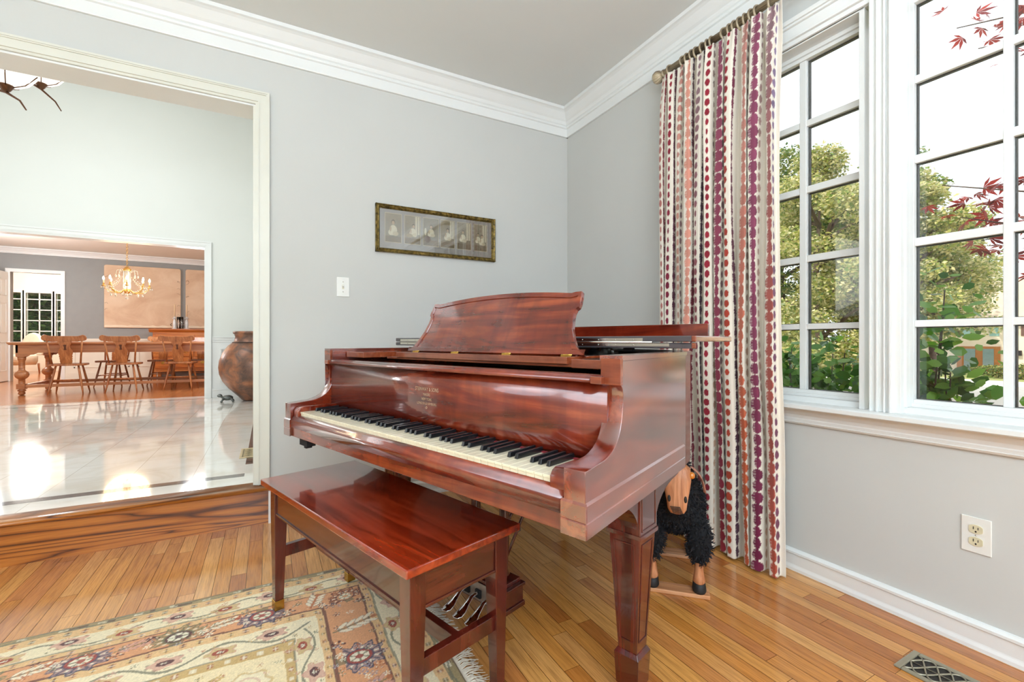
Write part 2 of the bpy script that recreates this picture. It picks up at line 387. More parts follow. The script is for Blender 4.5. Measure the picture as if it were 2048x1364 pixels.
# ---- windows in the right wall
wm = MB()
def wbox(y0, y1, z0, z1, x0, x1, mb=wm): mb.box(x0, x1, y0, y1, z0, z1)
rows = [(.784, 1.052), (1.077, 1.352), (1.382, 1.66), (1.690, 1.957), (1.985, 2.253)]
def window(idx, cols, ya, yb):
    """cols = glass column spans (high y first), ya..yb = frame opening"""
    root = bpy.data.objects.new('window_%d' % idx, None); COL.objects.link(root); root['kind'] = 'structure'; root.location = (XW, (ya+yb)/2, WZ0)
    def rel(mb): mb.v = [(x-XW, y-(ya+yb)/2, z-WZ0) for x, y, z in mb.v]; return mb
    y_hi, y_lo = cols[0][0], cols[-1][1]
    f = MB(); X0, X1 = 2.105, 2.15
    f.box(X0, X1, y_hi, y_hi+.03, .757, 2.285).box(X0, X1, y_lo-.03, y_lo, .757, 2.285).box(X0, X1, y_lo, y_hi, 2.253, 2.285).box(X0, X1, y_lo, y_hi, .757, .784)
    # inner stepped lip
    f.box(X0-.012, X0, y_hi+.012, y_hi+.03, .757, 2.285).box(X0-.012, X0, y_lo-.03, y_lo-.012, .757, 2.285).box(X0-.012, X0, y_lo-.03, y_hi+.03, 2.268, 2.285).box(X0-.012, X0, y_lo-.03, y_hi+.03, .757, .77)
    rel(f).build('sash', M['trim'], root, .0015)
    g = MB()
    for k in range(len(cols)-1): g.box(2.112, 2.148, cols[k+1][0], cols[k][1], .784, 2.253)
    for k in range(len(rows)-1): g.box(2.114, 2.146, y_lo, y_hi, rows[k][1], rows[k+1][0])
    rel(g).build('muntins', M['trim'], root, .002)
    k_ = MB()
    for (ya_, yb_) in cols:
        for (z0, z1) in rows:
            k_.box(2.1325, 2.147, ya_-.0035, ya_+.0005, z0, z1).box(2.1325, 2.147, yb_-.0005, yb_+.002, z0, z1).box(2.1325, 2.147, yb_, ya_, z1-.0035, z1+.0005).box(2.1325, 2.147, yb_, ya_, z0-.0005, z0+.002)
    rel(k_).build('glazing_gasket', M['slot'], root)
    p = MB().box(2.129, 2.131, y_lo, y_hi, .784, 2.253); rel(p).build('pane', M['glass'], root)
    j = MB().box(2.03, 2.15, y_hi+.03, ya, .735, 2.29).box(2.03, 2.15, yb, y_lo-.03, .735, 2.29)
    j.box(2.03, 2.15, yb, ya, 2.285, 2.31).box(2.06, 2.15, yb, ya, .73, .757)
    rel(j).build('jamb', M['trim'], root, .002)
    return root
w1 = window(1, [(1.395, 1.184), (1.155, .944)], 1.43, .895)
w2 = window(2, [(.771, .541), (.518, .288), (.265, .035), (.012, -.218)], .803, -.25)
w3 = window(3, [(-.325, -.54), (-.565, -.78)], -.29, -.83)
latch = MB().ball((0, 0, 0), .02, 12, 8, (.5, .8, 1.2)); o = latch.build('crank', M['white_pl'], w1); o.location = (.05, .91-1.1625, 1.0-.735+.0)
o.location = (2.085-XW, .915-1.1625, .835-.735)
# mullion casings, head casing, stool, apron
m = MB()
for a, b in ((.800, .900), (-.295, -.245)):
    m.box(2.018, 2.04, a-.002, b-.03, .735, 2.30)
m.box(2.010, 2.02, .866, .872, .735, 2.30).box(2.008, 2.02, .843, .850, .735, 2.30).box(2.008, 2.02, .820, .827, .735, 2.30).box(2.004, 2.02, .800, .808, .735, 2.30)
m.box(2.024, 2.105, .778, .803, .735, 2.29).box(2.05, 2.105, .772, .780, .757, 2.285).box(2.075, 2.105, .7715, .775, .757, 2.285)
for o0, o1, dp in [(0, .02, .012), (.02, .03, .024), (.03, .075, .018), (.075, .085, .03), (.085, .105, .038)]:
    m.box(XW-dp, XW+.01, -.83-.07-o1*.5, 1.43+.02+o1*.8, 2.293+o0, 2.293+o1)
m.box(XW-.02, XW+.01, 1.43, 1.50, .735, 2.293).box(XW-.02, XW+.01, -.9, -.83, .735, 2.293)
struct('trim_6', m, M['trim'], bevel=.0025)
m = MB(); sp = [(0, .735), (.062, .735), (.072, .730), (.072, .716), (.062, .710), (.03, .706), (0, .706)]
m.prism(sp, lambda d, z, t: (XW-d, t, z), -.96, 1.56); m.box(XW, 2.09, WY0, WY1, .706, .735)
ap = [(0, .706), (.034, .706), (.03, .694), (.02, .682), (.016, .668), (.018, .664), (.016, .652), (.018, .650), (.012, .642), (0, .642)]
m.prism(ap, lambda d, z, t: (XW-d, t, z), -.93, 1.53); struct('trim_7', m, M['trim'])

# ================================================================== FOYER
FY = 7.6; FX1 = .42
n = NT('polished_marble'); n.bsdf(.08, 0, .55, .5, coat_rough=.03)
sx = n.n('ShaderNodeTexCoord'); sep = n.n('ShaderNodeSeparateXYZ'); n.l(sx.outputs['Object'], sep.inputs[0])
def md(n, op, a, b=None, c=None):
    x = n.n('ShaderNodeMath', operation=op)
    for i, v in enumerate((a, b, c)):
        if v is None: continue
        if hasattr(v, 'links'): n.l(v, x.inputs[i])
        else: x.inputs[i].default_value = v
    return x.outputs[0]
def groove(ax, off, pitch, wd):
    a = md(n, 'ADD', ax, off); b = md(n, 'MODULO', md(n, 'ADD', a, 64*pitch), pitch)
    return md(n, 'LESS_THAN', b, wd)
gx = groove(sep.outputs[0], .39+.001, .32, .002); gy = groove(sep.outputs[1], -3.16, .32, .002)
gr = md(n, 'MAXIMUM', gx, gy)
idx = n.n('ShaderNodeTexWhiteNoise'); idx.noise_dimensions = '2D'; cb = n.n('ShaderNodeCombineXYZ')
n.l(md(n, 'FLOOR', md(n, 'DIVIDE', md(n, 'ADD', sep.outputs[0], 20.87), .32)), cb.inputs[0]); n.l(md(n, 'FLOOR', md(n, 'DIVIDE', md(n, 'ADD', sep.outputs[1], 17.32), .32)), cb.inputs[1]); n.l(cb.outputs[0], idx.inputs['Vector'])
f = n.noise(n.coord((2.2, 2.2, 2.2)), 1.3, 6, .6, 1.2)
base = n.ramp(f, [(.3, L4('ece4d6')), (.5, L4('f8f4ec')), (.7, L4('fdfbf6'))])
base = n.mix(.3, base, n.ramp(idx.outputs[0], [(0, (.86, .83, .78, 1)), (1, (1.05, 1.04, 1.03, 1))]), 'MULTIPLY')
base = n.mix(gr, base, L4('b8a68c'))
def band(ax, a, b): return md(n, 'MULTIPLY', md(n, 'GREATER_THAN', ax, a), md(n, 'LESS_THAN', ax, b))
dk = md(n, 'MAXIMUM', md(n, 'MULTIPLY', band(sep.outputs[1], 3.085, 3.155), md(n, 'LESS_THAN', sep.outputs[0], -.125)), band(sep.outputs[1], 7.50, 7.54))
dk = md(n, 'MAXIMUM', dk, md(n, 'MULTIPLY', band(sep.outputs[0], -.13, -.06), md(n, 'GREATER_THAN', sep.outputs[1], 3.38)))
base = n.mix(dk, base, n.ramp(n.noise(n.coord(), 30, 3), [(.3, L4('4c3f38')), (.7, L4('6d5d54'))]))
n.l(base, n.b.inputs['Base Color']); M['marble'] = n.m
m = MB().box(-5.6, FX1, 2.925, 7.86, 0, ZF); o = struct('floor.001', m, M['marble'])
m = MB().box(-.774, FX1, FY, FY+.14, ZF, 4.25).box(-4.1, -.774, FY, FY+.14, 2.315, 4.25).box(-5.6, -4.1, FY, FY+.14, ZF, 4.25)
struct('wall_foyer', m, M['foyer'])
m = MB().box(FX1, FX1+.12, YW+.17, FY+.14, 0, 4.25).box(-5.72, -5.6, YW+.17, FY+.14, 0, 4.25)
struct('wall_foyer_sides', m, M['foyer'])
m = MB().box(-5.72, FX1+.12, YW+.17, YW+.18, ZC, 4.25).box(DX1, FX1, YW+.17, YW+.176, ZF, ZC).box(DX0, DX1, YW+.17, YW+.176, DZ, ZC).box(-5.6, DX0, YW+.17, YW+.176, ZF, ZC); struct('wall_foyer_back', m, M['foyer'])
struct('ceiling.001', MB().box(-5.72, FX1+.12, YW, FY+.14, 4.25, 4.35), M['ceil'])
m = MB()
for o0, o1, dp in [(0, .014, .012), (.014, .055, .018), (.055, .072, .028)]:
    m.box(-.774+o0, -.774+o1, FY-dp, FY+.001, ZF, 2.315+o0); m.box(-4.1, -.774+o1, FY-dp, FY+.001, 2.315+o0, 2.315+o1)
m.box(-.786, -.774, FY-.005, FY+.145, ZF, 2.300).box(-4.1, -.774, FY-.005, FY+.145, 2.300, 2.315)
struct('trim_8', m, M['trim'])
# chair rail, wainscot panel and base in the foyer corner
m = MB().box(-.70, FX1, FY-.02, FY, 1.015, 1.045).box(-.70, FX1, FY-.012, FY, .985, 1.015).box(-.70, FX1, FY-.03, FY, 1.045, 1.058)
for (a, b, c, d) in ((-.60, .30, .42, .90),):
    m.box(a, b, FY-.022, FY, d-.02, d).box(a, b, FY-.022, FY, c, c+.02).box(a, a+.02, FY-.022, FY, c+.02, d-.02).box(b-.02, b, FY-.022, FY, c+.02, d-.02)
m.box(-.70, FX1, FY-.016, FY, ZF, ZF+.12).box(-.70, FX1, FY-.022, FY, ZF+.1, ZF+.125)
m.box(-.70, FX1, FY-.004, FY, ZF+.12, 1.0)
struct('baseboard_foyer', m, M['trim'], bevel=.003)

# ================================================================== DINING ROOM + KITCHEN
DYB = 12.6; ZD = 2.86
board_floor('floor.002', -8.0, 2.0, 7.86, DYB+.1, ZF-.001, .07, M['oak2'], 11)
o = board_floor('floor.003', -8.0, -2.0, DYB+.1, 16.6, ZF-.001, .07, M['oak2'], 12)
KX0, KX1, KZ = -4.50, -3.757, 2.375
m = MB().box(KX1, 2.0, DYB, DYB+.12, 0, ZD).box(KX0, KX1, DYB, DYB+.12, KZ, ZD).box(-8.0, KX0, DYB, DYB+.12, 0, ZD)
struct('wall_dining', m, M['dining'])
m = MB().box(2.0, 2.1, 7.7, DYB, 0, ZD).box(-8.1, -8.0, 7.7, 16.6, 0, 3.1).box(-8.1, -5.6, 7.7, 7.8, 0, ZD).box(FX1, 2.1, 7.64, 7.74, 0, ZD)
m.box(-4.1, -.774, 7.73, 7.74, 2.315, ZD).box(-.774, FX1+.02, 7.74, 7.75, 0, ZD); struct('wall_dining_sides', m, M['dining'])
struct('ceiling.002', MB().box(-8.1, 2.1, 7.74, DYB+.12, ZD, ZD+.1), plain('dining_ceiling_paint', lin('e6e0d4'), .85, var=.01))
cpd = [(d, z-ZC+ZD) for d, z in cp if z > 2.61] ; cpd = [(0, 2.74)]+cpd
m = MB().prism(cpd, lambda d, z, t: (t, DYB-d, z), -8.0, 2.0)
struct('trim_9', m, M['trim'])
m = MB()
for o0, o1, dp in [(0, .05, .016), (.05, .065, .024)]:
    m.box(KX1+o0, KX1+o1, DYB-dp, DYB, ZF, KZ+o0).box(KX0-o1, KX1+o1, DYB-dp, DYB, KZ+o0, KZ+o1).box(KX0-o1, KX0-o0, DYB-dp, DYB, ZF, KZ+o0)
m.box(KX1-.002, KX1+.002, DYB-.002, DYB+.14, ZF, KZ)
struct('trim_11', m, M['trim'])
m = MB().box(KX1+.065, 2.0, DYB-.006, DYB, ZF, 1.0).box(KX1+.065, 2.0, DYB-.022, DYB, 1.0, 1.05).box(KX1+.065, 2.0, DYB-.016, DYB, ZF, ZF+.13)
for k in range(5):
    a = KX1+.2+k*1.05; b = a+.9
    m.box(a, b, DYB-.016, DYB, .88, .9).box(a, b, DYB-.016, DYB, .44, .46).box(a, a+.02, DYB-.016, DYB, .44, .9).box(b-.02, b, DYB-.016, DYB, .44, .9)
struct('baseboard_dining', m, plain('wainscot_paint', lin('ebe4d4'), .5, var=.02))
# six panel door, standing open at a right angle to the wall
d = bpy.data.objects.new('door_1', None); COL.objects.link(d); d['kind'] = 'structure'; d.location = (KX0-.02, DYB-.02, ZF)
m = MB().box(-.035, 0, -.74, 0, .01, 2.15)
for z0, z1 in ((.2, .78), (.95, 1.55), (1.68, 2.02)):
    for y0, y1 in ((-.66, -.41), (-.33, -.08)):
        for s_ in (0,):
            m.box(0, .006, y0, y1, z0, z0+.02).box(0, .006, y0, y1, z1-.02, z1).box(0, .006, y0, y0+.02, z0, z1).box(0, .006, y1-.02, y1, z0, z1).box(0, .004, y0+.05, y1-.05, z0+.05, z1-.05)
m.build('leaf', M['trim'], d, .002)
MB().ball((.05, -.68, 1.0), .028).build('door_knob', M['brass'], d)
# kitchen / breakfast room
m = MB()
kw = [(-6.02, -5.69), (-5.60, -5.105), (-5.02, -4.72)]
KY = 16.5; m.box(-8.0, kw[0][0], KY, KY+.12, 0, 3.0).box(kw[0][1], kw[1][0], KY, KY+.12, 0, 3.0).box(kw[1][1], kw[2][0], KY, KY+.12, 0, 3.0).box(kw[2][1], -2.0, KY, KY+.12, 0, 3.0)
for a, b in kw: m.box(a, b, KY, KY+.12, 0, .98).box(a, b, KY, KY+.12, 2.27, 3.0)
m.box(-2.0, -1.9, DYB+.12, KY, 0, 3.0).box(-8.0, -2.0, DYB+.121, DYB+.13, KZ+.1, 3.0)
struct('wall_kitchen', m, M['cream'])
struct('ceiling.003', MB().box(-8.1, -1.9, DYB+.1, KY+.12, 2.95, 3.05), plain('kitchen_ceiling_paint', lin('f3ead8'), .85, var=.01))
for k, (a, b) in enumerate(kw):
    root = bpy.data.objects.new('window_%d' % (4+k), None); COL.objects.link(root); root['kind'] = 'structure'; root.location = (a, KY, .98)
    W, H = b-a, 1.29
    f = MB().box(-.06, 0, -.02, .02, 0, H).box(W, W+.06, -.02, .02, 0, H).box(-.06, W+.06, -.02, .02, H, H+.06).box(-.08, W+.08, -.04, .02, -.06, 0)
    f.build('window_frame', M['trim'], root)
    g = MB(); nx = 1 if k == 1 else 0
    for q in range(1, 5): g.box(0, W, .03, .05, q*H/4.6-.012, q*H/4.6+.012)
    if nx: g.box(W/2-.012, W/2+.012, .03, .05, 0, H)
    g.build('muntins', M['trim'], root); MB().box(0, W, .038, .042, 0, H).build('pane', M['glass'], root)
# ================================================================== GRAND PIANO
PW = 1.43                                         # case width
PR = radians(19); P0 = (.526, .686, 0)
piano = thing('grand_piano', 'red-brown mahogany grand piano with open keyboard and folded-back lid in the corner', 'piano', P0, PR)
# local axes: x = depth away from player (v), y = along keyboard to the bass (u), z = up
def ps(m_, n_, mat, par=None, bev=.0015, **k): return m_.build(n_, mat, par or piano, bev, **k)
ARM = [(0, .6245), (0, .752), (.030, .7535), (.062, .756), (.085, .7575), (.102, .761), (.122, .768), (.141, .779), (.153, .792), (.163, .808), (.171, .833),
       (.176, .86), (.177, .879), (.174, .893), (.169, .899), (.163, .9035)]
def side_poly(xe): return ARM+[(.163, .957), (xe, .957), (xe, .6245)]
TA = .1                                           # the treble side closes in by 10 percent
m = MB()
m.prism(side_poly(.64), lambda x, z, t: (x, TA*x+t*.05, z), 0, 1, True)
m.prism(side_poly(1.2), lambda x, z, t: (x, PW-.05+t*.05, z), 0, 1, True)
# curved rim behind
def bez(p0, p1, p2, p3, n):
    r = []
    for i in range(n+1):
        t = i/n; a = (1-t); r.append(tuple(a**3*p0[k]+3*a*a*t*p1[k]+3*a*t*t*p2[k]+t**3*p3[k] for k in range(2)))
    return r
out = [(.163, .0163), (.64, .064)]+bez((.64, .064), (.95, .095), (.93, .42), (1.18, .58), 12)[1:]+bez((1.18, .58), (1.4, .72), (1.66, .78), (1.66, 1.08), 12)[1:]+bez((1.66, 1.08), (1.66, 1.32), (1.55, 1.43), (1.36, 1.43), 10)[1:]+[(.163, 1.43)]
def offset(pl, d):
    r = []
    for i, p in enumerate(pl):
        a = Vector(pl[max(i-1, 0)]); b = Vector(pl[min(i+1, len(pl)-1)]); t = (b-a).normalized(); nrm = Vector((-t.y, t.x)); r.append((p[0]+nrm.x*d, p[1]+nrm.y*d))
    return r
inn = offset(out, .045)
i0 = 1; i1 = len(out)-2
for i in range(i0, len(out)-1):
    a, b, c, e = out[i], out[i+1], inn[i+1], inn[i]
    m.add([(a[0], a[1], .6245), (b[0], b[1], .6245), (c[0], c[1], .6245), (e[0], e[1], .6245), (a[0], a[1], .957), (b[0], b[1], .957), (c[0], c[1], .957), (e[0], e[1], .957)],
          [(0, 1, 5, 4), (2, 3, 7, 6), (0, 3, 2, 1), (4, 5, 6, 7)], True)
ps(m, 'rim', M['mahog_x'], bev=.0012)
# cap along the rim top
m = MB(); co = offset(out, -.004); ci = offset(out, .05)
for i in range(0, len(out)-1):
    a, b, c, e = co[i], co[i+1], ci[i+1], ci[i]
    m.add([(a[0], a[1], .957), (b[0], b[1], .957), (c[0], c[1], .957), (e[0], e[1], .957), (a[0], a[1], .968), (b[0], b[1], .968), (c[0], c[1], .968), (e[0], e[1], .968)],
          [(0, 1, 5, 4), (2, 3, 7, 6), (0, 3, 2, 1), (4, 5, 6, 7)]+([(0, 4, 7, 3)] if i == 0 else [])+([(1, 2, 6, 5)] if i == len(out)-2 else []))
ps(m, 'rim_cap', M['mahog_x'], bev=0)
# front faces of the arms carry short grain blocks
for s_ in (0, 1):
    m = MB(); f = (lambda y: y) if s_ == 0 else (lambda y: PW-y)
    m.box(.155, .166, f(.012), f(.062), .9035, .962)            # upper block
    m.box(.137, .2, f(.05), f(.078), .905, .921)                # notch
    ps(m, 'arm_block', M['mahog_lt'])
# lower belt moulding around the case
m = MB(); bprof = [(0, .6245), (.0045, .6245), (.0045, .653), (.003, .655), (.0045, .657), (.0045, .688), (0, .6925)]
m.prism([(q, z) for q, z in bprof], lambda q, z, t: (t, TA*t-q, z), .0, .62); m.prism(bprof, lambda q, z, t: (-q, t, z), -.004, .0545)
ps(m, 'belt_moulding', M['mahog_x'], bev=0)
m = MB().prism(bprof, lambda q, z, t: (t, PW+q, z), 0, 1.2); m.prism(bprof, lambda q, z, t: (-q, t, z), PW-.0545, PW+.004)
ps(m, 'belt_moulding', M['mahog_x'], bev=0)
# keybed, keyslip
m = MB().box(.004, .50, .05, PW-.05, .6245, .66); ps(m, 'keybed', M['mahog_y'])
kp = [(0, .660), (0, .688), (.001, .6905), (.006, .694), (.010, .701), (.017, .7065), (.024, .7085), (.027, .7085), (.027, .660)]
m = MB().prism(kp, lambda x, z, t: (x, t, z), .0545, PW-.0545, True); ps(m, 'keyslip', M['mahog_y'], bev=0)
for s_ in (0, 1):
    y0, y1 = (.0545, .094) if s_ == 0 else (PW-.094, PW-.0545)
    q = [(.012, .69), (.012, .725), (.02, .736), (.032, .741), (.17, .741), (.17, .69)]
    m = MB().prism(q, lambda x, z, t: (x, t, z), y0, y1, True); ps(m, 'key_block', M['mahog_y'], bev=.002)
# keys
KU0, KU1 = .0955, PW-.0955; kw_ = (KU1-KU0)/52
names = 'ABCDEFG'
blacks = []
for k in range(52):                                # k = 0 is the lowest A (bass end, high y)
    y1 = KU1-k*kw_; y0 = y1-kw_
    g = .0006
    m = MB().box(.020, .165, y0+g, y1-g, .7155, .722).box(.022, .165, y0+g, y1-g, .703, .7155)
    ps(m, 'white_key', M['ivory'], bev=.0009)
    nm = names[k % 7]
    if nm in 'ACDFG' and k < 51: blacks.append(y0)
for yb in blacks:
    m = MB(); hw = .0052
    m.add([(.068, yb-hw, .722), (.068, yb+hw, .722), (.165, yb+hw, .722), (.165, yb-hw, .722), (.072, yb-hw*.8, .7345), (.072, yb+hw*.8, .7345), (.165, yb+hw*.8, .736), (.165, yb-hw*.8, .736)],
          [(0, 3, 2, 1), (4, 5, 6, 7), (0, 1, 5, 4), (1, 2, 6, 5), (2, 3, 7, 6), (3, 0, 4, 7)])
    ps(m, 'black_key', M['ebony'], bev=.0012)
ps(MB().box(.158, .168, .0955, PW-.0955, .71, .7255), 'key_felt', plain('red_felt', lin('7a1420'), .9))
# fallboard with gilt lettering
fp = [(.168, .728), (.166, .76), (.1655, .80), (.166, .85), (.168, .906), (.185, .906), (.185, .728)]
fall = ps(MB().prism(fp, lambda x, z, t: (x, t, z), .052, PW-.052, True), 'fallboard', M['mahog_y'], bev=0)
def text_mesh(s, size, align='CENTER'):
    c = bpy.data.curves.new('t', 'FONT'); c.body = s; c.size = size; c.align_x = align; c.extrude = .0002; c.resolution_u = 2
    o = bpy.data.objects.new('t', c); COL.objects.link(o); dg = bpy.context.evaluated_depsgraph_get(); dg.update()
    me = bpy.data.meshes.new_from_object(o.evaluated_get(dg)); bpy.data.objects.remove(o); return me
M['gilt'] = plain('gilt_lettering', lin('c9a98c'), .4, metal=.3, var=.05)
def put_text(s, size, uc, zc, name='lettering'):
    me = text_mesh(s, size); me.materials.clear(); me.materials.append(M['gilt'])
    for v in me.vertices:                          # x -> -u, y -> z
        tx, ty, tz = v.co; v.co = (.1648-tz, uc-tx*.82, zc+ty)
    o = bpy.data.objects.new(name, me); COL.objects.link(o); o.parent = fall; return o
put_text('STEINWAY & SONS', .0175, .715, .8385); put_text('MAKERS', .0125, .715, .823); put_text('NEW YORK', .0125, .715, .808); put_text('LONDON & HAMBURG', .012, .715, .794)
MB().torus((.1648, .715, .785), .0035, .0009, 'X', 12, 6).build('emblem', M['gilt'], fall)
# moulded rail over the fallboard
rp = [(.146, .906), (.142, .909), (.142, .914), (.146, .917), (.150, .9175), (.152, .921), (.157, .9235), (.185, .9235), (.185, .906)]
ps(MB().prism(rp, lambda x, z, t: (x, t, z), .056, PW-.056, True), 'fallboard_rail', M['mahog_y'], bev=0)
# inside: pin block, plate, pins, strings
ps(MB().box(.185, .225, .06, PW-.06, .9, .912), 'dust_strip', M['black'])
pl = [(p[0], p[1]) for p in offset(out, .06)[1:-1]]; pl = [(.24, .075)]+pl+[(.24, PW-.062)]
ps(MB().prism(pl, lambda x, y, t: (x, y, t), .80, .83), 'iron_plate', M['gold'], bev=0)
ps(MB().box(.23, .40, .07, PW-.07, .83, .862), 'pin_block', M['gold'])
m = MB()
for i in range(74):
    for j in range(3): 
        y = .12+i*(PW-.24)/73; m.box(.26+j*.03+(i % 2)*.012, .265+j*.03+(i % 2)*.012, y-.0025, y+.0025, .862, .89)
ps(m, 'tuning_pins', M['steel'], bev=0, kind='stuff')
m = MB()
for i in range(80):
    y = .13+i*(PW-.26)/79; xe = .75+(y/PW)*.75; m.tube([(.4, y, .868), (xe, min(y+.05, PW-.09), .868)], .0008, 4)
ps(m, 'strings', M['steel'], bev=0, kind='stuff')
# music shelf and desk
for s_ in (0, 1):
    y0, y1 = (.0665, .196) if s_ == 0 else (PW-.196, PW-.0545)
    m = MB().box(.232, .52, y0, y1, .931, .9535) if s_ == 0 else MB().box(.232, .52, y0, y1, .931, .9535)
    ps(m, 'shelf_rail', M['mahog_lt'])
tray = ps(MB().box(.332, .52, .282, PW-.282, .9335, .9545).box(.34, .52, .2, PW-.2, .925, .9335), 'music_shelf', M['mahog_lt'])
hs = [(.268, .957), (.285, .968), (.305, .985), (.322, 1.01), (.337, 1.04), (.344, 1.072), (.345, 1.088), (.342, 1.100), (.334, 1.106), (.332, 1.118), (.334, 1.14), (.337, 1.158), (.360, 1.158), (.375, 1.1555), (.393, 1.157)]
arc = [(.393+(PW-.786)*k/16, 1.157+.0175*(1-((k-8)/8)**2)) for k in range(1, 16)]
deskp = hs+arc+[(PW-y, z) for y, z in hs[::-1]]
DK = .46
def dfn(y, z, t): return (.40+DK*(z-.955)+t*.91, y, z-t*.42)
desk = ps(MB().prism(deskp, dfn, .0, .014), 'music_desk', M['mahog_y'], bev=.0012)
cxm, czm = PW/2, 1.055
def inset(pl, d):
    r = []
    for i, p in enumerate(pl):
        a = Vector(pl[i-1]); b = Vector(pl[(i+1) % len(pl)]); t = (b-a).normalized(); nr = Vector((t.y, -t.x)); r.append((p[0]+nr.x*d, p[1]+nr.y*d))
    return r
ip = inset(deskp, .016); ip = [(y, max(z, .973)) for y, z in ip]
m = MB(); N_ = len(deskp)
ring0 = [dfn(y, z, -.0035) for y, z in inset(deskp, .001)]; ring1 = [dfn(y, z, -.0035) for y, z in ip]; base0 = [dfn(y, z, 0.001) for y, z in deskp]; base1 = [dfn(y, z, .001) for y, z in inset(deskp, .0185)]
m.add(base0+ring0+ring1+base1, [(i, (i+1) % N_, N_+(i+1) % N_, N_+i) for i in range(N_)]+[(N_+i, N_+(i+1) % N_, 2*N_+(i+1) % N_, 2*N_+i) for i in range(N_)]+[(2*N_+i, 2*N_+(i+1) % N_, 3*N_+(i+1) % N_, 3*N_+i) for i in range(N_)])
m.build('desk_moulding', M['mahog_y'], desk)
for uh in (.33, .58, .85, 1.10): MB().box(.394, .402, uh-.02, uh+.02, .9545, .9575).tube([(.398, uh-.02, .958), (.398, uh+.02, .958)], .0028, 6).build('hinge', M['brass'], desk)
# lid: main leaf, folded front flap with its upright apron
lo = offset(out, -.012)
lid_poly = [(.52, -.012), (.64, .05)]+lo[3:-2]+[(1.36, PW+.012), (.52, PW+.012)]
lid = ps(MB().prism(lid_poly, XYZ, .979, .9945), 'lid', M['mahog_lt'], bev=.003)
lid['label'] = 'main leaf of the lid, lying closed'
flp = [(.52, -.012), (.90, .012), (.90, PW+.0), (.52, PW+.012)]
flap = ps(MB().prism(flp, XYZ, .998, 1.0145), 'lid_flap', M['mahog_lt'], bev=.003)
ps(MB().box(.872, .888, .08, PW-.07, 1.0145, 1.060), 'flap_apron', M['mahog_y'], bev=.002)
m = MB().prism([(.514, .9805), (.5195, .979), (.53, .979), (.53, .9945), (.5195, .9945), (.514, .991)], lambda x, z, t: (x, t, z), .0, PW)
m.prism([(.514, .9995), (.5195, .998), (.53, .998), (.53, 1.0145), (.5195, 1.0145), (.514, 1.0125)], lambda x, z, t: (x, t, z), .0, PW)
ps(m, 'lid_edge', plain('dark_stained_edge', lin('3a3436'), .35, coat=.4), lid, bev=0) if 0 else m.build('lid_edge', plain('dark_stained_edge', lin('4a4446'), .35, coat=.4), lid)
for y0, y1 in ((.06, .62), (PW-.45, PW-.04)):
    m = MB().box(.5125, .5142, y0, y1, .9845, .9932).box(.5125, .5142, y0+.08, y1, 1.0000, 1.0087).tube([(.5115, y0+.05, .9965), (.5115, y1, .9965)], .0034, 8)
    for zz_ in (.9888, 1.0043):
        k = y0+.11
        while k < y1: m.ball((.5122, k, zz_), .0016, 8, 6); k += .06
    m.build('lid_hinge', M['nickel'], lid)
for y in (.2, 1.2): ps(MB().box(.56, .58, y, y+.03, .968, .979), 'lid_rest', M['black'])
# case bottom beams
ps(MB().prism(offset(out, .045)[1:-1], XYZ, .64, .66), 'bottom_board', M['mahog_lt'], bev=0)
ps(MB().box(.035, .07, PW-.12, PW-.05, .585, .6245).box(.04, .065, PW-.1, PW-.08, .575, .585), 'keybed_bracket', M['black'])
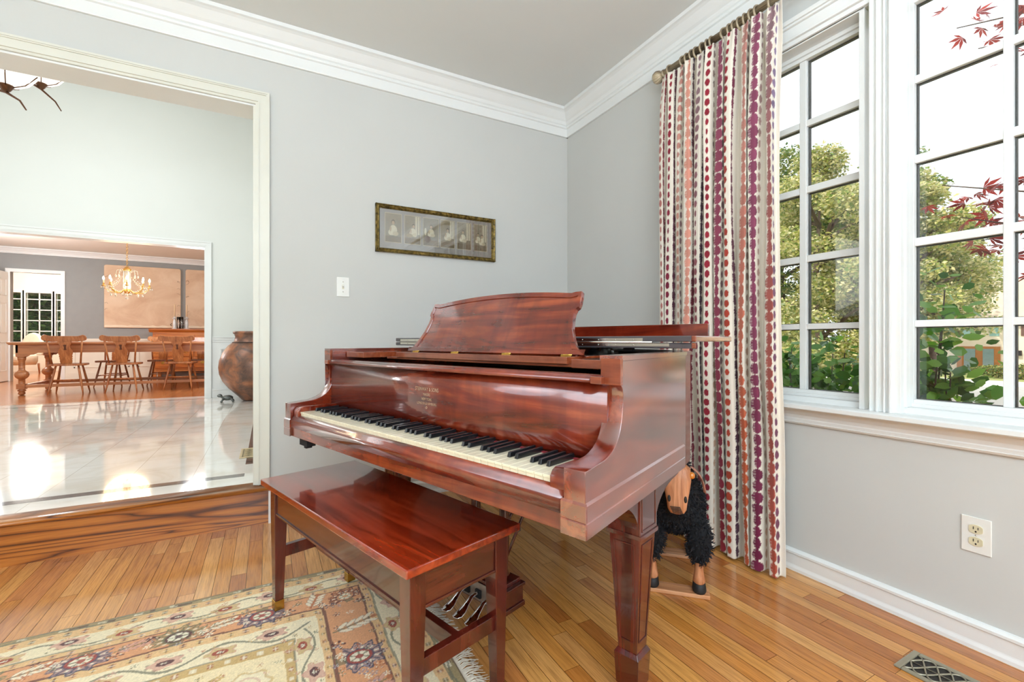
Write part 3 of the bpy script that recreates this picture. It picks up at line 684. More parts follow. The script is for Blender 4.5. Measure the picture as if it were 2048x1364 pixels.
# legs
def leg(x, y, arms=True):
    m = MB(); h = .05
    m.box(x-h, x+h, y-h, y+h, .470, .63)
    m.box(x-h-.003, x+h+.003, y-h-.003, y+h+.003, .462, .474)
    rings = []
    for z, w in ((.13, .0285), (.15, .0285), (.152, .0285), (.462, .0465)):
        rings.append([(x-w, y-w, z), (x+w, y-w, z), (x+w, y+w, z), (x-w, y+w, z)])
    m.loft([rings[0], rings[-1]], smooth=False)
    # raised strip panels on the four faces
    for ax in range(4):
        c_, s_ = [(1, 0), (0, 1), (-1, 0), (0, -1)][ax]
        def P(a, z, off):
            w = .0285+(z-.13)/(.462-.13)*(.0465-.0285); a = a*w*.72; d = w+off
            return (x+c_*d-s_*a, y+s_*d+c_*a, z)
        for a0, a1 in ((-1, -.9), (.9, 1)):
            q = [P(a0, .165, .0004), P(a1, .165, .0004), P(a1, .445, .0004), P(a0, .445, .0004)]; r = [P(a0, .165, .0022), P(a1, .165, .0022), P(a1, .445, .0022), P(a0, .445, .0022)]
            m.add(q+r, [(4, 5, 6, 7), (0, 1, 5, 4), (1, 2, 6, 5), (2, 3, 7, 6), (3, 0, 4, 7)])
        for z0, z1 in ((.165, .168), (.442, .445)):
            q = [P(-1, z0, .0004), P(1, z0, .0004), P(1, z1, .0004), P(-1, z1, .0004)]; r = [P(-1, z0, .0022), P(1, z0, .0022), P(1, z1, .0022), P(-1, z1, .0022)]
            m.add(q+r, [(4, 5, 6, 7), (0, 1, 5, 4), (1, 2, 6, 5), (2, 3, 7, 6), (3, 0, 4, 7)])
        # frame on the top block
        def Q(a, z, off): d = h+off; return (x+c_*d-s_*a, y+s_*d+c_*a, z)
        if ax % 2:
            for (a0, a1, z0, z1) in ((-.042, -.038, .482, .618), (.038, .042, .482, .618), (-.042, .042, .482, .487), (-.042, .042, .613, .618)):
                q = [Q(a0, z0, -.001), Q(a1, z0, -.001), Q(a1, z1, -.001), Q(a0, z1, -.001)]; r = [Q(a0, z0, .002), Q(a1, z0, .002), Q(a1, z1, .002), Q(a0, z1, .002)]
                m.add(q+r, [(4, 5, 6, 7), (0, 1, 5, 4), (1, 2, 6, 5), (2, 3, 7, 6), (3, 0, 4, 7)])
    # foot
    m.loft([[(x-w, y-w, z), (x+w, y-w, z), (x+w, y+w, z), (x-w, y+w, z)] for z, w in ((.035, .033), (.118, .037), (.124, .037), (.136, .03))], smooth=False)
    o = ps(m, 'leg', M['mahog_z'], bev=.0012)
    if arms:
        # arched brackets running fore and aft beneath the case
        for sgn, L_ in ((-1, .145), (1, .16)):
            pts = [(x+sgn*h, .47)]
            for k in range(1, 10):
                t = k/10*pi/2; pts.append((x+sgn*(h+L_*(1-cos(t))), .475+(.585-.475)*sin(t)))
            pts += [(x+sgn*(h+L_), .590), (x+sgn*(h+L_), .6245), (x+sgn*h, .6245)]
            MB().prism(pts, lambda p, z, t: (p, t, z), y-h*.92, y+h*.92, False).build('leg_bracket', M['mahog_z'], o)
    MB().tube([(x-.012, y, .022), (x+.012, y, .022)], .022, 16).box(x-.016, x+.016, y-.006, y+.006, .02, .04).build('caster', M['brass'], o)
    return o
leg(.455, .143); leg(.455, PW-.11); leg(1.42, 1.12)
# lyre with three pedals
ly = ps(MB().box(.40, .50, .585, .845, .058, .075).box(.405, .495, .59, .84, .075, .13).box(.40, .50, .583, .847, .13, .142).box(.408, .492, .60, .83, .142, .155)
        , 'pedal_lyre', M['mahog_z'], bev=.002)
MB().box(.41, .49, .6, .83, .6, .6245).build('lyre_top', M['mahog_z'], ly)
for yy in (.64, .79):
    m = MB().lathe([(.016, .155), (.02, .17), (.013, .19), (.02, .36), (.013, .55), (.02, .58), (.018, .6)], (.45, yy, 0), 12)
    m.build('lyre_column', M['mahog_z'], ly)
MB().box(.3965, .3995, .60, .83, .064, .128).build('pedal_plate', M['grayplate'], ly)
for yy in (.655, .715, .775):
    rings = []
    for (x, z, w, t) in ((.41, .088, .007, .005), (.385, .098, .008, .005), (.36, .094, .008, .0045), (.335, .076, .012, .004), (.315, .062, .018, .0045), (.298, .056, .02, .0045), (.284, .056, .014, .003), (.279, .057, .004, .002)):
        rings.append([(x, yy+w*cos(a), z+t*sin(a)) for a in [2*pi*k/12 for k in range(12)]])
    MB().loft(rings).build('pedal', M['chrome'], ly)
    MB().box(.388, .402, yy-.013, yy+.013, .078, .106).build('pedal_slot', M['black'], ly)
m = MB(); m.tube([(.47, .68, .15), (.85, .70, .63)], .006, 8).tube([(.47, .75, .15), (.85, .73, .63)], .006, 8); m.build('lyre_rod', M['mahog_z'], ly)
# ================================================================== PIANO BENCH
BR = radians(17.75); bench = thing('piano_bench', 'dark red-brown wooden piano bench with tapered brass-capped legs standing on the rug', 'bench', (.269, .992, .0), BR)
# local: x toward the piano, y from the near end to the far end
BL, BW, BH = .967, .37, .49
def bs(m_, n_, mat, bev=.0015): return m_.build(n_, mat, bench, bev)
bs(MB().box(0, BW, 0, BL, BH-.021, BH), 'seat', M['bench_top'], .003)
lw = .044; ins = .026
legs = [(ins, ins), (BW-ins-lw, ins), (ins, BL-ins-lw), (BW-ins-lw, BL-ins-lw)]
for i, (x, y) in enumerate(legs):
    fx = 1 if x < .1 else 0; fy = 1 if y < .5 else 0       # taper on the inner faces
    ox = x if fx else x+lw; oy = y if fy else y+lw; sx_ = 1 if fx else -1; sy_ = 1 if fy else -1
    rings = []
    for z, w in ((.047, .030), (.36, lw), (BH-.021, lw)):
        e = (lw-w)*.35
        a = ox+sx_*e; b = oy+sy_*e
        q = [(a, b, z), (a+sx_*w, b, z), (a+sx_*w, b+sy_*w, z), (a, b+sy_*w, z)]
        if sx_*sy_ < 0: q = q[::-1]
        rings.append(q)
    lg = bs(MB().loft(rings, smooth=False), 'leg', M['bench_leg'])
    a = ox+sx_*.0035; b = oy+sy_*.0035; w = .0325; z0 = .0115 if y > .05 or True else 0
    c_ = MB().box(a, a+sx_*w, b, b+sy_*w, .0112, .047); c_.build('ferrule', M['brass'], lg, .001)
ay0, ay1 = ins+lw, BL-ins-lw; ax0, ax1 = ins+lw, BW-ins-lw
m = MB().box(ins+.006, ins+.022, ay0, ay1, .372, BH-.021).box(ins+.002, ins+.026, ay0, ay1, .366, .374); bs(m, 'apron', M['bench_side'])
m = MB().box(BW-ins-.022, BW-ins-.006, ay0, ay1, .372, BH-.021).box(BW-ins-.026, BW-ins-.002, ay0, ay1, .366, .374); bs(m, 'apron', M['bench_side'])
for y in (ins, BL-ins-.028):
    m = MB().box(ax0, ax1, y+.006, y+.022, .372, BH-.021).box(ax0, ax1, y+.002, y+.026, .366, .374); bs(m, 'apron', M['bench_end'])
for y in (ins+.012, BL-ins-.034): bs(MB().box(ax0-.004, ax1+.004, y, y+.022, .2, .242), 'stretcher', M['bench_leg'])
bs(MB().box(BW/2-.011, BW/2+.011, ins+.03, BL-ins-.03, .2, .242), 'stretcher', M['bench_leg'])
for y in (.02, BL-.02): bs(MB().box(BW-.006, BW+.004, y-.018, y+.018, BH-.024, BH-.003), 'seat_hinge', M['black'])
# ================================================================== RUG
def build_rug():
    R, T = .51, 2.102
    xs = np.concatenate([np.linspace(-2.6, -1.66, 100), np.arange(-1.65, R, .0032)]); xs = np.append(xs, R)
    ys = np.concatenate([np.arange(-.6, .985, .009), np.arange(.99, T, .0032)]); ys = np.append(ys, T)
    X, Y = np.meshgrid(xs, ys); dx, dy = R-X, T-Y
    tx = [0, .008, .035, .07, .16, .187, .336, .361, .436, .462, 3]
    ty = [0, .008, .03, .075, .16, .19, .29, .33, .44, .48, 3]
    # warp the pile slightly so lines wander
    wb = .003*np.sin(X*19+Y*7)+.002*np.sin(Y*31-X*11)
    bx = np.interp(dx+wb, tx, range(11)); by = np.interp(dy+wb, ty, range(11)); b = np.minimum(bx, by); vert = bx < by
    s = np.where(vert, Y, X)
    pal = {k: np.array(lin(v)) for k, v in dict(edge='8a6f4a', olive='a58f63', tan='c8a56a', ivory='ebdab4', guard='e0b680', orange='d8996a', field='ebd6a8', gold='caa25a', red='9c3526', plum='4a1d26', navy='464657', green='6f6c4c', pink='cf9a84', cream='eee3c6', vine='77735c', rust='b4643a', lilac='8b8290').items()}
    C = np.zeros(X.shape+(3,)); 
    for k, nm in enumerate(['edge', 'olive', 'guard', 'ivory', 'guard', 'orange', 'guard', 'ivory', 'tan', 'field']): C[(b >= k) & (b <= k+1)] = pal[nm]
    # blend tonal abrash
    ns = np.sin(X*5.1+1.3)*np.sin(Y*4.3+X*2)*.06+rng.normal(0, .045, X.shape); C *= (1+ns)[..., None]
    def put(mask, col, a=1.0): C[mask] = C[mask]*(1-a)+pal[col]*a
    # lines between bands
    for k in (2, 4, 5, 6, 8): put(np.abs(b-k) < .035*(2 if k in (2, 4, 6) else 1.2), 'plum' if k in (5, 6) else 'vine', .75)
    # ticks in the guard bands
    for k, c1, c2 in ((2, 'green', 'rust'), (4, 'rust', 'pink'), (6, 'rust', 'gold'), (8, 'red', 'cream')):
        fb = b-k; ph = (s*1.0) % .044; cell = np.floor(s/.044).astype(int)
        mk = (fb > .25) & (fb < .75) & (ph > .012) & (ph < .030); put(mk & (cell % 2 == 0), c1, .55); put(mk & (cell % 2 == 1), c2, .55)
        mk2 = mk & (np.abs(ph-.021) < .0025); put(mk2, 'cream' if k == 8 else 'plum', .7); mk3 = mk & (np.abs(fb-.5) < .06); put(mk3, 'cream', .5)
    fb = b-1; mk = (fb > .2) & (fb < .9) & (np.sin(s*62)+np.sin(s*23+2) > .5); put(mk, 'plum', .7); mk = (fb > .3) & (fb < .8) & (np.sin(s*62+2) > .7); put(mk, 'cream', .8); mk = (np.abs(fb-.5-.3*np.sin(s*31)) < .12); put(mk, 'vine', .8)
    # vines in the two ivory bands
    for k in (3, 7):
        fb = b-k; c0 = .5+.30*np.sin(2*pi*s/.29+(0 if k == 3 else 1.0)); slope = np.sqrt(1+(.3*.085*2*pi/.29*np.cos(2*pi*s/.29))**2)
        put((fb > 0) & (fb < 1) & (np.abs(fb-c0) < .045*slope), 'vine', .85)
    def blob(cx, cy, rx, ry, rot, fn):
        i0, i1 = np.searchsorted(xs, cx-max(rx, ry)), np.searchsorted(xs, cx+max(rx, ry)); j0, j1 = np.searchsorted(ys, cy-max(rx, ry)), np.searchsorted(ys, cy+max(rx, ry))
        if i1 <= i0 or j1 <= j0: return
        x = X[j0:j1, i0:i1]-cx; y = Y[j0:j1, i0:i1]-cy; u = (x*cos(rot)+y*sin(rot))/rx; v = (-x*sin(rot)+y*cos(rot))/ry
        sub = C[j0:j1, i0:i1]; r = np.hypot(u, v); a = np.arctan2(v, u)
        for mask, col, al in fn(r, a, u, v): sub[mask] = sub[mask]*(1-al)+pal[col]*al
    def palmette(c1='navy', c2='red', c3='cream', c4='lilac', n=11):
        def f(r, a, u, v):
            pet = r*(1+.16*np.cos(n*a)); half = (v > -.55)
            return [((pet < .98) & half, c4, .55), ((pet < .98) & (np.cos(n*a) > .72) & half & (r > .45), 'cream', .75), ((np.abs(pet-.95) < .055) & half, c1, .9), ((np.cos(n*a) < -.72) & (r > .5) & (r < .95) & half, c1, .8),
                    (r < .55, c2, .9), ((np.abs(r-.55) < .05), c1, .8), (r < .38, c3, .9), ((r < .4) & (np.cos(6*a) > .6), 'green', .8), (r < .16, c2, .9), ((v < -.5) & (v > -.9) & (np.abs(u) < .25), 'green', .7)]
        return f
    def rosette(c1, c2, n=5):
        def f(r, a, u, v):
            pet = r*(1+.22*np.cos(n*a)); return [(pet < .95, c1, .8), (np.abs(pet-.92) < .07, 'pink', .7), (r < .5, c2, .9), (r < .22, 'cream', .8)]
        return f
    def bits(c1):
        def f(r, a, u, v):
            return [((r < .9) & (np.cos(5*a) > .35) & (r > .35), c1, .9), (r < .22, c1, .8), ((np.abs(r-.6) < .08) & (np.sin(4*a) > .5), 'cream', .8)]
        return f
    def leafy(c1='cream', c2='green'):
        def f(r, a, u, v):
            o_ = [((np.abs(v) < .06) & (np.abs(u) < .9), c2, .8)]
            for q, uu in enumerate((-.6, -.25, .1, .45)):
                for sg in (-1, 1):
                    a_ = (u-uu-.18)*.7+(sg*v-.32)*.71; b_ = -(u-uu-.18)*.71+(sg*v-.32)*.7; e_ = (a_/.34)**2+(b_/.13)**2
                    o_ += [(e_ < 1, c1, .85), ((e_ < 1.15) & (e_ > .8), 'plum', .45)]
            e_ = ((u-.85)/.14)**2+(v/.2)**2; o_.append((e_ < 1, 'rust', .8)); return o_
        return f
    # main orange band along the top (x direction) and the right side (y direction)
    yt = T-.24; x0 = .245; k = 0; x = -.02
    while x > -2.4:
        t = k % 2
        blob(x, yt-.0, .075, .058, pi if t == 0 else 0, palmette('navy' if t == 0 else 'green', 'red' if t == 0 else 'plum', 'cream', 'lilac' if t == 0 else 'olive'))
        blob(x-.12, yt+.012, .055, .038, .2, leafy('pink' if t else 'cream')); blob(x+.085, yt-.022, .026, .02, 0, bits('plum')); blob(x-.075, yt+.022, .024, .018, 0, bits('plum' if t else 'red'))
        blob(x-.17, yt-.025, .022, .016, 0, bits('rust')); x -= .245; k += 1
    blob(.262, 1.852, .062, .05, .3, palmette('plum', 'orange', 'cream', 'rust')); blob(.155, yt+.01, .05, .05, 1.2, leafy('cream', 'rust')); blob(.265, 1.655, .085, .05, .25, leafy('cream', 'green')); blob(.317, 1.80, .028, .02, 0, bits('plum'))
    blob(.205, 1.81, .026, .018, 0, bits('navy'))
    y = 1.478; k = 0
    while y > -.5:
        blob(.252, y, .062, .078, -pi/2, palmette('navy' if k % 2 == 0 else 'plum', 'red', 'cream', 'lilac')); blob(.200, y+.085, .026, .026, 0, bits('plum')); blob(.30, y-.07, .02, .02, 0, bits('rust'))
        blob(.258, y-.15, .07, .05, .3, leafy('cream' if k % 2 else 'pink')); blob(.20, y-.2, .024, .022, 0, bits('plum')); y -= .30; k += 1
    # flowers in the ivory bands
    for kk, (yc, xc) in enumerate(((T-.118, R-.115), (T-.385, R-.40))):
        x = xc-.10; q = 0
        while x > -2.5:
            off = .012 if q % 2 else -.012
            blob(x, yc-off, .046, .026, 0, rosette('tan' if q % 2 else 'pink', 'red' if q % 2 else 'plum')); blob(x+.004, yc-off, .012, .009, 0, bits('plum'))
            if q % 2 == 0: blob(x, yc-off, .055, .034, 0, lambda r, a, u, v: [((r > .8) & (r < .95) & (np.cos(9*a) > .2), 'green', .5)])
            x -= .145; q += 1
        y = yc-.10; q = 0
        while y > -.5:
            off = .012 if q % 2 else -.012
            blob(xc+off, y, .028, .044, 0, rosette('pink' if q % 2 else 'tan', 'plum' if q % 2 else 'red')); blob(xc+off, y, .01, .012, 0, bits('plum')); y -= .145; q += 1
    # pale field: big soft medallions and scrolls
    for (cx, cy_, r_) in ((-.06, 1.50, .075), (-.28, 1.44, .07), (-.50, 1.50, .075), (-.72, 1.42, .07), (-.1, 1.30, .07), (-.35, 1.25, .08), (-.95, 1.48, .07), (-.03, 1.14, .07)):
        blob(cx, cy_, r_, r_*.9, .4, lambda r, a, u, v: [(r < .9, 'cream', .45), (np.abs(r*(1+.1*np.cos(7*a))-.85) < .06, 'gold', .6), (np.abs(r-.5) < .05, 'pink', .55), ((r < .3) & (np.cos(5*a) > 0), 'gold', .5)])
        blob(cx+.09, cy_-.06, .02, .016, 0, bits('plum')); blob(cx-.08, cy_+.07, .03, .02, .5, leafy('gold', 'pink'))
    rr_ = np.random.default_rng(5)
    for q in range(760):
        x = rr_.uniform(-1.6, .5); y = rr_.uniform(1.0, 2.08); bb = min(np.interp(R-x, tx, range(11)), np.interp(T-y, ty, range(11)))
        if 5 < bb < 6: blob(x, y, rr_.uniform(.010, .022), rr_.uniform(.008, .015), rr_.uniform(0, 3), bits(rr_.choice(['plum', 'green', 'rust', 'cream', 'lilac'])))
        elif 3 < bb < 4 or 7 < bb < 8 or bb > 9: blob(x, y, rr_.uniform(.007, .014), rr_.uniform(.006, .012), rr_.uniform(0, 3), bits(rr_.choice(['gold', 'pink', 'green', 'rust', 'tan'])))
    # weave speckle
    C2 = np.clip(C*(1+rng.normal(0, .05, X.shape))[..., None], 0, 1)
    Z = np.full(X.shape, .0108)+rng.normal(0, .0003, X.shape); Z[dx < .004] = .006; Z[dy < .004] = .006
    V = np.stack([X, Y, Z], -1).reshape(-1, 3); nx, ny = len(xs), len(ys); I = np.arange(nx*ny).reshape(ny, nx)
    F = np.stack([I[:-1, :-1], I[:-1, 1:], I[1:, 1:], I[1:, :-1]], -1).reshape(-1, 4)
    # thickness: skirt down to the floor
    V2 = V.copy()
    edge = np.concatenate([I[-1, :], I[::-1, -1][1:]]); n0 = len(V); sk = V[edge].copy(); sk[:, 2] = .0005; V = np.concatenate([V, sk])
    e = np.arange(len(edge)-1); F = np.concatenate([F, np.stack([edge[:-1], edge[1:], n0+e+1, n0+e], -1)])
    col = np.concatenate([C2.reshape(-1, 3), np.tile(pal['edge'], (len(edge), 1))])
    rug = np_mesh('rug', V, F, attr_mat('rug_wool', 'col', .95, sheen=.2, bump=.25, bscale=500), color=col)
    tag(rug, 'faded orange and ivory floral area rug lying on the oak floor under the bench', 'rug')
    return rug
rug = build_rug()
m = MB(); y = .3
m.box(.508, .516, .3, 2.100, .003, .0095)
while y < 2.098:
    L_ = random.uniform(.045, .07); a = random.uniform(-.6, .6); pts = [(.512, y, .008), (.512+L_*.3, y+a*.006, .011+random.uniform(0, .004)), (.512+L_*.65, y+a*.018+random.uniform(-.004, .004), .008), (.512+L_, y+a*.03+random.uniform(-.008, .008), .003)]
    m.tube(pts, [.0016, .0016, .0013, .0008], 5, caps=False); y += random.uniform(.0028, .0042)
fr = m.build('fringe', plain('cotton_fringe', lin('e3d6c2'), .9, var=.08, scale=60), rug); fr['kind'] = 'stuff'
# ================================================================== CURTAIN, ROD, RINGS
def build_curtain():
    N, ns, nz = 11, 760, 520
    s = np.linspace(0, 1, ns); jit = np.interp(s, np.linspace(0, 1, 23), np.cumsum(np.concatenate([[0], rng.uniform(.8, 1.2, 22)]))); jit /= jit[-1]
    th = 2*pi*N*jit
    amp = .026*np.interp(s, np.linspace(0, 1, 23), rng.uniform(.75, 1.3, 23))
    z = np.linspace(.012, 2.452, nz)
    Z, S = np.meshgrid(z, s, indexing='ij'); TH = np.tile(th, (nz, 1)); A = np.tile(amp, (nz, 1))
    top = np.clip((Z-2.28)/.17, 0, 1)
    wob = .22*np.sin(Z*2.1+S*9)+.12*np.sin(Z*4.3+S*23)
    ybase = np.interp(Z, [0, .9, 2.0, 2.45], [1.79, 1.815, 1.81, 1.80])-(np.interp(Z, [0, .35, 1.2, 2.45], [.675, .665, .655, .655]))*S
    Y = ybase-.009*np.sin(2*(TH+wob*.3))+.006*np.sin(Z*3+S*40)*(1-top)
    cs = np.cos(TH+wob); flat = np.tanh(1.7*cs)/np.tanh(1.7)
    X = 1.905+A*((1-top)*flat+top*cs*.75)-.030*np.clip(1-Z/.5, 0, 1)*(.4+.6*np.sin(S*5+.3)**2)+.010*np.sin(TH*.5+1)
    X += -.010*top*np.cos(TH*3)*.6
    Z2 = Z-.02*np.clip((Z-2.3)/.15, 0, 1)*(1-np.cos(TH))*.5
    k = nz//2; du = np.hypot(np.diff(X[k]), np.diff(Y[k])); U = np.concatenate([[0], np.cumsum(du)]); Wc = U[-1]
    base = np.array(lin('e8dfd0')); C = np.tile(base, (nz, ns, 1))
    P = {k_: np.array(lin(v)) for k_, v in dict(plum='3c1a30', crimson='8e2232', wine='6c1c3c', rose='c08478', salmon='d28f7c', mauve='8c6c72', rust='b4492a', orange='c45a32', magenta='8a4a62', taupe='75605c', lilac='7f6a8c', beige='cda88c').items()}
    spec = [('d', 'rose', 'crimson', .9), ('c', 'crimson', 'plum', .75), ('d', 'crimson', 'wine', .9), ('c', 'wine', 'plum', .8), ('d', 'rose', 'beige', 1.1), ('d', 'mauve', 'taupe', .8), ('c', 'salmon', 'salmon', 1.2), ('c', 'plum', 'crimson', .8),
            ('d', 'mauve', 'crimson', 1.0), ('c', 'plum', 'plum', .7), ('d', 'crimson', 'crimson', 1.1), ('d', 'taupe', 'beige', .9), ('c', 'magenta', 'crimson', 1.35), ('d', 'taupe', 'mauve', 1.0), ('d', 'crimson', 'rust', 1.1), ('c', 'wine', 'plum', .8),
            ('c', 'rose', 'orange', 1.25), ('d', 'taupe', 'beige', 1.2), ('c', 'magenta', 'wine', 1.1), ('d', 'mauve', 'beige', 1.0), ('c', 'mauve', 'rust', 1.15), ('d', 'lilac', 'wine', 1.2), ('c', 'salmon', 'crimson', 1.2)]
    zz = z; mid = th+wob[k]; us = []
    for f_ in range(N+1):
        for o_ in (.05, 1.55):
            t_ = pi*(2*f_-1)+o_+pi*2*0
            if mid[0] < t_ < mid[-1]: us.append(float(np.interp(t_, mid, U)))
    for j, uc in enumerate(us):
        ty_, ct, cb_, sc_ = spec[j % len(spec)]
        p = .047 if ty_ == 'd' else .050; ph = random.uniform(0, 1); cell = zz/p+ph+.15*np.sin(zz*5+j)
        bead = np.floor(cell).astype(int); frac = cell % 1; r_ = np.random.default_rng(100+j); bs_ = .80+.34*np.sin(bead*.55+j)*np.sin(bead*.23+j*2)+r_.uniform(-.1, .1, bead.max()+2)[bead]
        dy_ = (frac-.5)*2
        if ty_ == 'd': rr = .0120*sc_*bs_*np.sqrt(np.clip(1-(dy_/(.52+.25*bs_))**2, 0, 1))
        else: rr = .0165*sc_*bs_*np.clip(1-np.abs(dy_)**2.4, 0, 1)**.6+.0016
        rr = rr[:, None]; edge = rng.normal(0, .0007, (nz, 1))*(1.4 if ty_ == 'c' else .4)
        D = np.abs(U[None, :]-uc-.003*np.sin(zz*1.7+j)[:, None]); mask = D < rr+edge*(rr > .003)
        tt = np.clip(zz/2.45+.12*np.sin(zz*2.3+j), 0, 1)[:, None, None]
        colr = P[cb_]*(1-tt)+P[ct]*tt
        bc = (1+.12*np.sin(bead*2.1+j))[:, None, None]; full = np.broadcast_to(colr*bc, C.shape)
        C[mask] = full[mask]
        hatch = mask & (D > rr*.45) & (ty_ == 'c') & ((np.floor(zz/.0063).astype(int) % 2 == 0)[:, None]) & (U[None, :] < uc)
        C[hatch] = C[hatch]*.7+base*.3
    V = np.stack([X, Y, Z2], -1).reshape(-1, 3); I = np.arange(nz*ns).reshape(nz, ns)
    F = np.stack([I[:-1, :-1], I[:-1, 1:], I[1:, 1:], I[1:, :-1]], -1).reshape(-1, 4)
    o = np_mesh('curtain', V, F, attr_mat('bead_print_cloth', 'col', .85, sheen=.15, bump=.08, bscale=900), color=C.reshape(-1, 3))
    sd_ = o.modifiers.new('thick', 'SOLIDIFY'); sd_.thickness = .0012
    tag(o, 'long cream curtain printed with strings of red, plum and rust beads beside the window', 'curtain')
    return o
curtain = build_curtain()
n = NT('antique_bronze_wood'); n.bsdf(.35, .1, .3, .5)
f = n.noise(n.coord((30, 8, 30)), 1, 4); n.l(n.ramp(f, [(.3, L4('5e4e3e')), (.5, L4('a08e72')), (.7, L4('cdbc9c'))]), n.b.inputs['Base Color']); M['rodw'] = n.m
RX, RZ, RR = 1.93, 2.482, .0165
rod = thing('curtain_rod', 'fluted bronze curtain rod with a ribbed ball finial above the window', 'curtain rod', (RX, 1.80, RZ))
seg = 48; prof = []
for k in range(seg): a = 2*pi*k/seg; r = RR*(1+.06*cos(12*a)); prof.append((r*cos(a), r*sin(a)))
MB().prism(prof, lambda p, q, t: (p, t, q), -2.9, 0, True).build('pole', M['rodw'], rod)
fin = [(.017, 0), (.021, .003), (.021, .010), (.014, .014), (.013, .02), (.024, .028), (.031, .04), (.033, .052), (.031, .064), (.024, .074), (.012, .08), (.002, .082)]
vs = []; m = MB(); rings = []
for r, h in fin: rings.append([(r*(1+(.07*cos(14*2*pi*k/56) if h > .025 else 0))*cos(2*pi*k/56), h, r*(1+(.07*cos(14*2*pi*k/56) if h > .025 else 0))*sin(2*pi*k/56)) for k in range(56)])
m.loft(rings); m.build('finial', M['rodw'], rod)
m = MB().box(.0, .1, -.045, -.02, -.02, .012).box(.09, .10, -.06, -.005, -.05, .04); m.build('bracket', M['rodw'], rod)
MB().box(0, .1, -1.5, -1.47, -.02, .012).build('bracket', M['rodw'], rod)
ring = None
rys = [1.759, 1.668, 1.648, 1.612, 1.588, 1.55, 1.524, 1.498, 1.424, 1.398, 1.372, 1.345, 1.322, 1.288, 1.262, 1.205]
for k, y in enumerate(rys):
    if ring is None:
        ring = MB().torus((0, 0, 0), .0285, .005, 'Y', 28, 8).torus((0, .0, -.036), .005, .0014, 'X', 12, 6).build('curtain_ring', M['rodw']); r_ = ring
    else: r_ = ring.copy(); COL.objects.link(r_)
    r_.location = (RX, y, RZ-.010); r_.rotation_euler = (0, 0, random.uniform(-.3, .3))
    tag(r_, 'bronze curtain ring on the fluted rod, %s counting from the ball finial' % ('first second third fourth fifth sixth seventh eighth ninth tenth eleventh twelfth thirteenth fourteenth fifteenth sixteenth'.split()[k]), 'curtain ring', 'curtain rings on the rod')
# ================================================================== PICTURE
pic = thing('picture_frame', 'narrow gilt-framed row of six sepia photographs of children hanging over the piano', 'picture', (.992, YW, 1.555))
n = NT('antique_gilt'); n.bsdf(.4, .55, 0, .5); f = n.noise(n.coord((40, 40, 40)), 1, 5, .7); n.l(n.ramp(f, [(.35, L4('3a2f18')), (.5, L4('7d6a35')), (.68, L4('b79c5a'))]), n.b.inputs['Base Color']); M['gilt_frame'] = n.m
PWd, PHt = .82, .298; hw = PWd/2; fwd = .026
fprof = [(0, 0), (0, .022), (.004, .026), (.008, .022), (.012, .020), (.017, .023), (.021, .018), (.026, .010), (.026, 0)]
m = MB()
m.prism(fprof, lambda a, d, t: (t, -d, a), -hw, hw, False).prism(fprof, lambda a, d, t: (t, -d, PHt-a), -hw, hw).prism(fprof, lambda a, d, t: (-hw+a, -d, t), 0, PHt).prism(fprof, lambda a, d, t: (hw-a, -d, t), 0, PHt)
m.build('frame', M['gilt_frame'], pic)
MB().box(-hw+.02, hw-.02, -.006, -.001, .02, PHt-.02).build('mat_board', plain('taupe_mat_board', lin('a39b90'), .8, var=.02), pic)
MB().box(-hw+.024, hw-.024, -.0105, -.0095, .024, PHt-.024).build('glazing', M['pglass'], pic)
def photo(k, x0, x1, z0, z1, bg, figs, light):
    nx, nz = 60, 96; xs = np.linspace(x0, x1, nx); zs = np.linspace(z0, z1, nz); X, Z = np.meshgrid(xs, zs); u = (X-x0)/(x1-x0); v = (Z-z0)/(z1-z0)
    C = np.zeros(X.shape+(3,)); C[:] = lin(bg); C *= (1+.25*(v-.5)+.1*np.sin(u*9+k)*np.sin(v*7))[..., None]
    C[v < .22] = np.array(lin('7d6a4c'))*1.0
    if light: C[(u > .66) & (u < .93) & (v > .35) & (v < .97)] = lin('d9ceae'); C[(np.abs(u-.8) < .02) & (v > .35) & (v < .97)] = lin('8a7a5c')
    for (cu, cv, ru, rv, c) in figs: C[((u-cu)/ru)**2+((v-cv)/rv)**2 < 1] = lin(c)
    C *= (1+rng.normal(0, .05, X.shape))[..., None]
    bd = (u < .03) | (u > .97) | (v < .02) | (v > .98); C[bd] = lin('d6c8a4')
    I = np.arange(nx*nz).reshape(nz, nx); F = np.stack([I[:-1, :-1], I[:-1, 1:], I[1:, 1:], I[1:, :-1]], -1).reshape(-1, 4)
    o = np_mesh('photograph', np.stack([X, np.full(X.shape, -.0068), Z], -1).reshape(-1, 3), F, M['photo'], pic, False, color=np.clip(C, 0, 1).reshape(-1, 3)); return o
M['photo'] = attr_mat('sepia_print', 'col', .5, bscale=200)
W_, D_ = 'e2d6b4', '5c4c36'
px = [(-.352, -.247), (-.228, -.122), (-.108, .0), (.012, .112), (.128, .232), (.252, .352)]
H_, F_ = '5a4832', 'c2a67e'
def kid(u, v, sc, lean=0):
    return [(u, v, .17*sc, .13*sc, W_), (u-.1*sc, v-.06*sc, .12*sc, .07*sc, W_), (u+.1*sc, v-.08*sc, .13*sc, .06*sc, 'cfc09a'), (u+lean, v+.205*sc, .085*sc, .065*sc, H_), (u+lean, v+.19*sc, .066*sc, .05*sc, F_), (u-.12*sc, v+.03*sc, .04*sc, .07*sc, F_)]
figs = [kid(.5, .42, 1.35), kid(.52, .42, 1.1, .03)+[(.3, .3, .2, .07, 'a8946c')], kid(.52, .48, 1.05)+[(.16, .5, .07, .13, W_), (.3, .24, .18, .12, '6a4a30')], kid(.5, .42, 1.1), kid(.42, .42, 1.1), kid(.32, .42, .95)+kid(.62, .36, 1.0)]
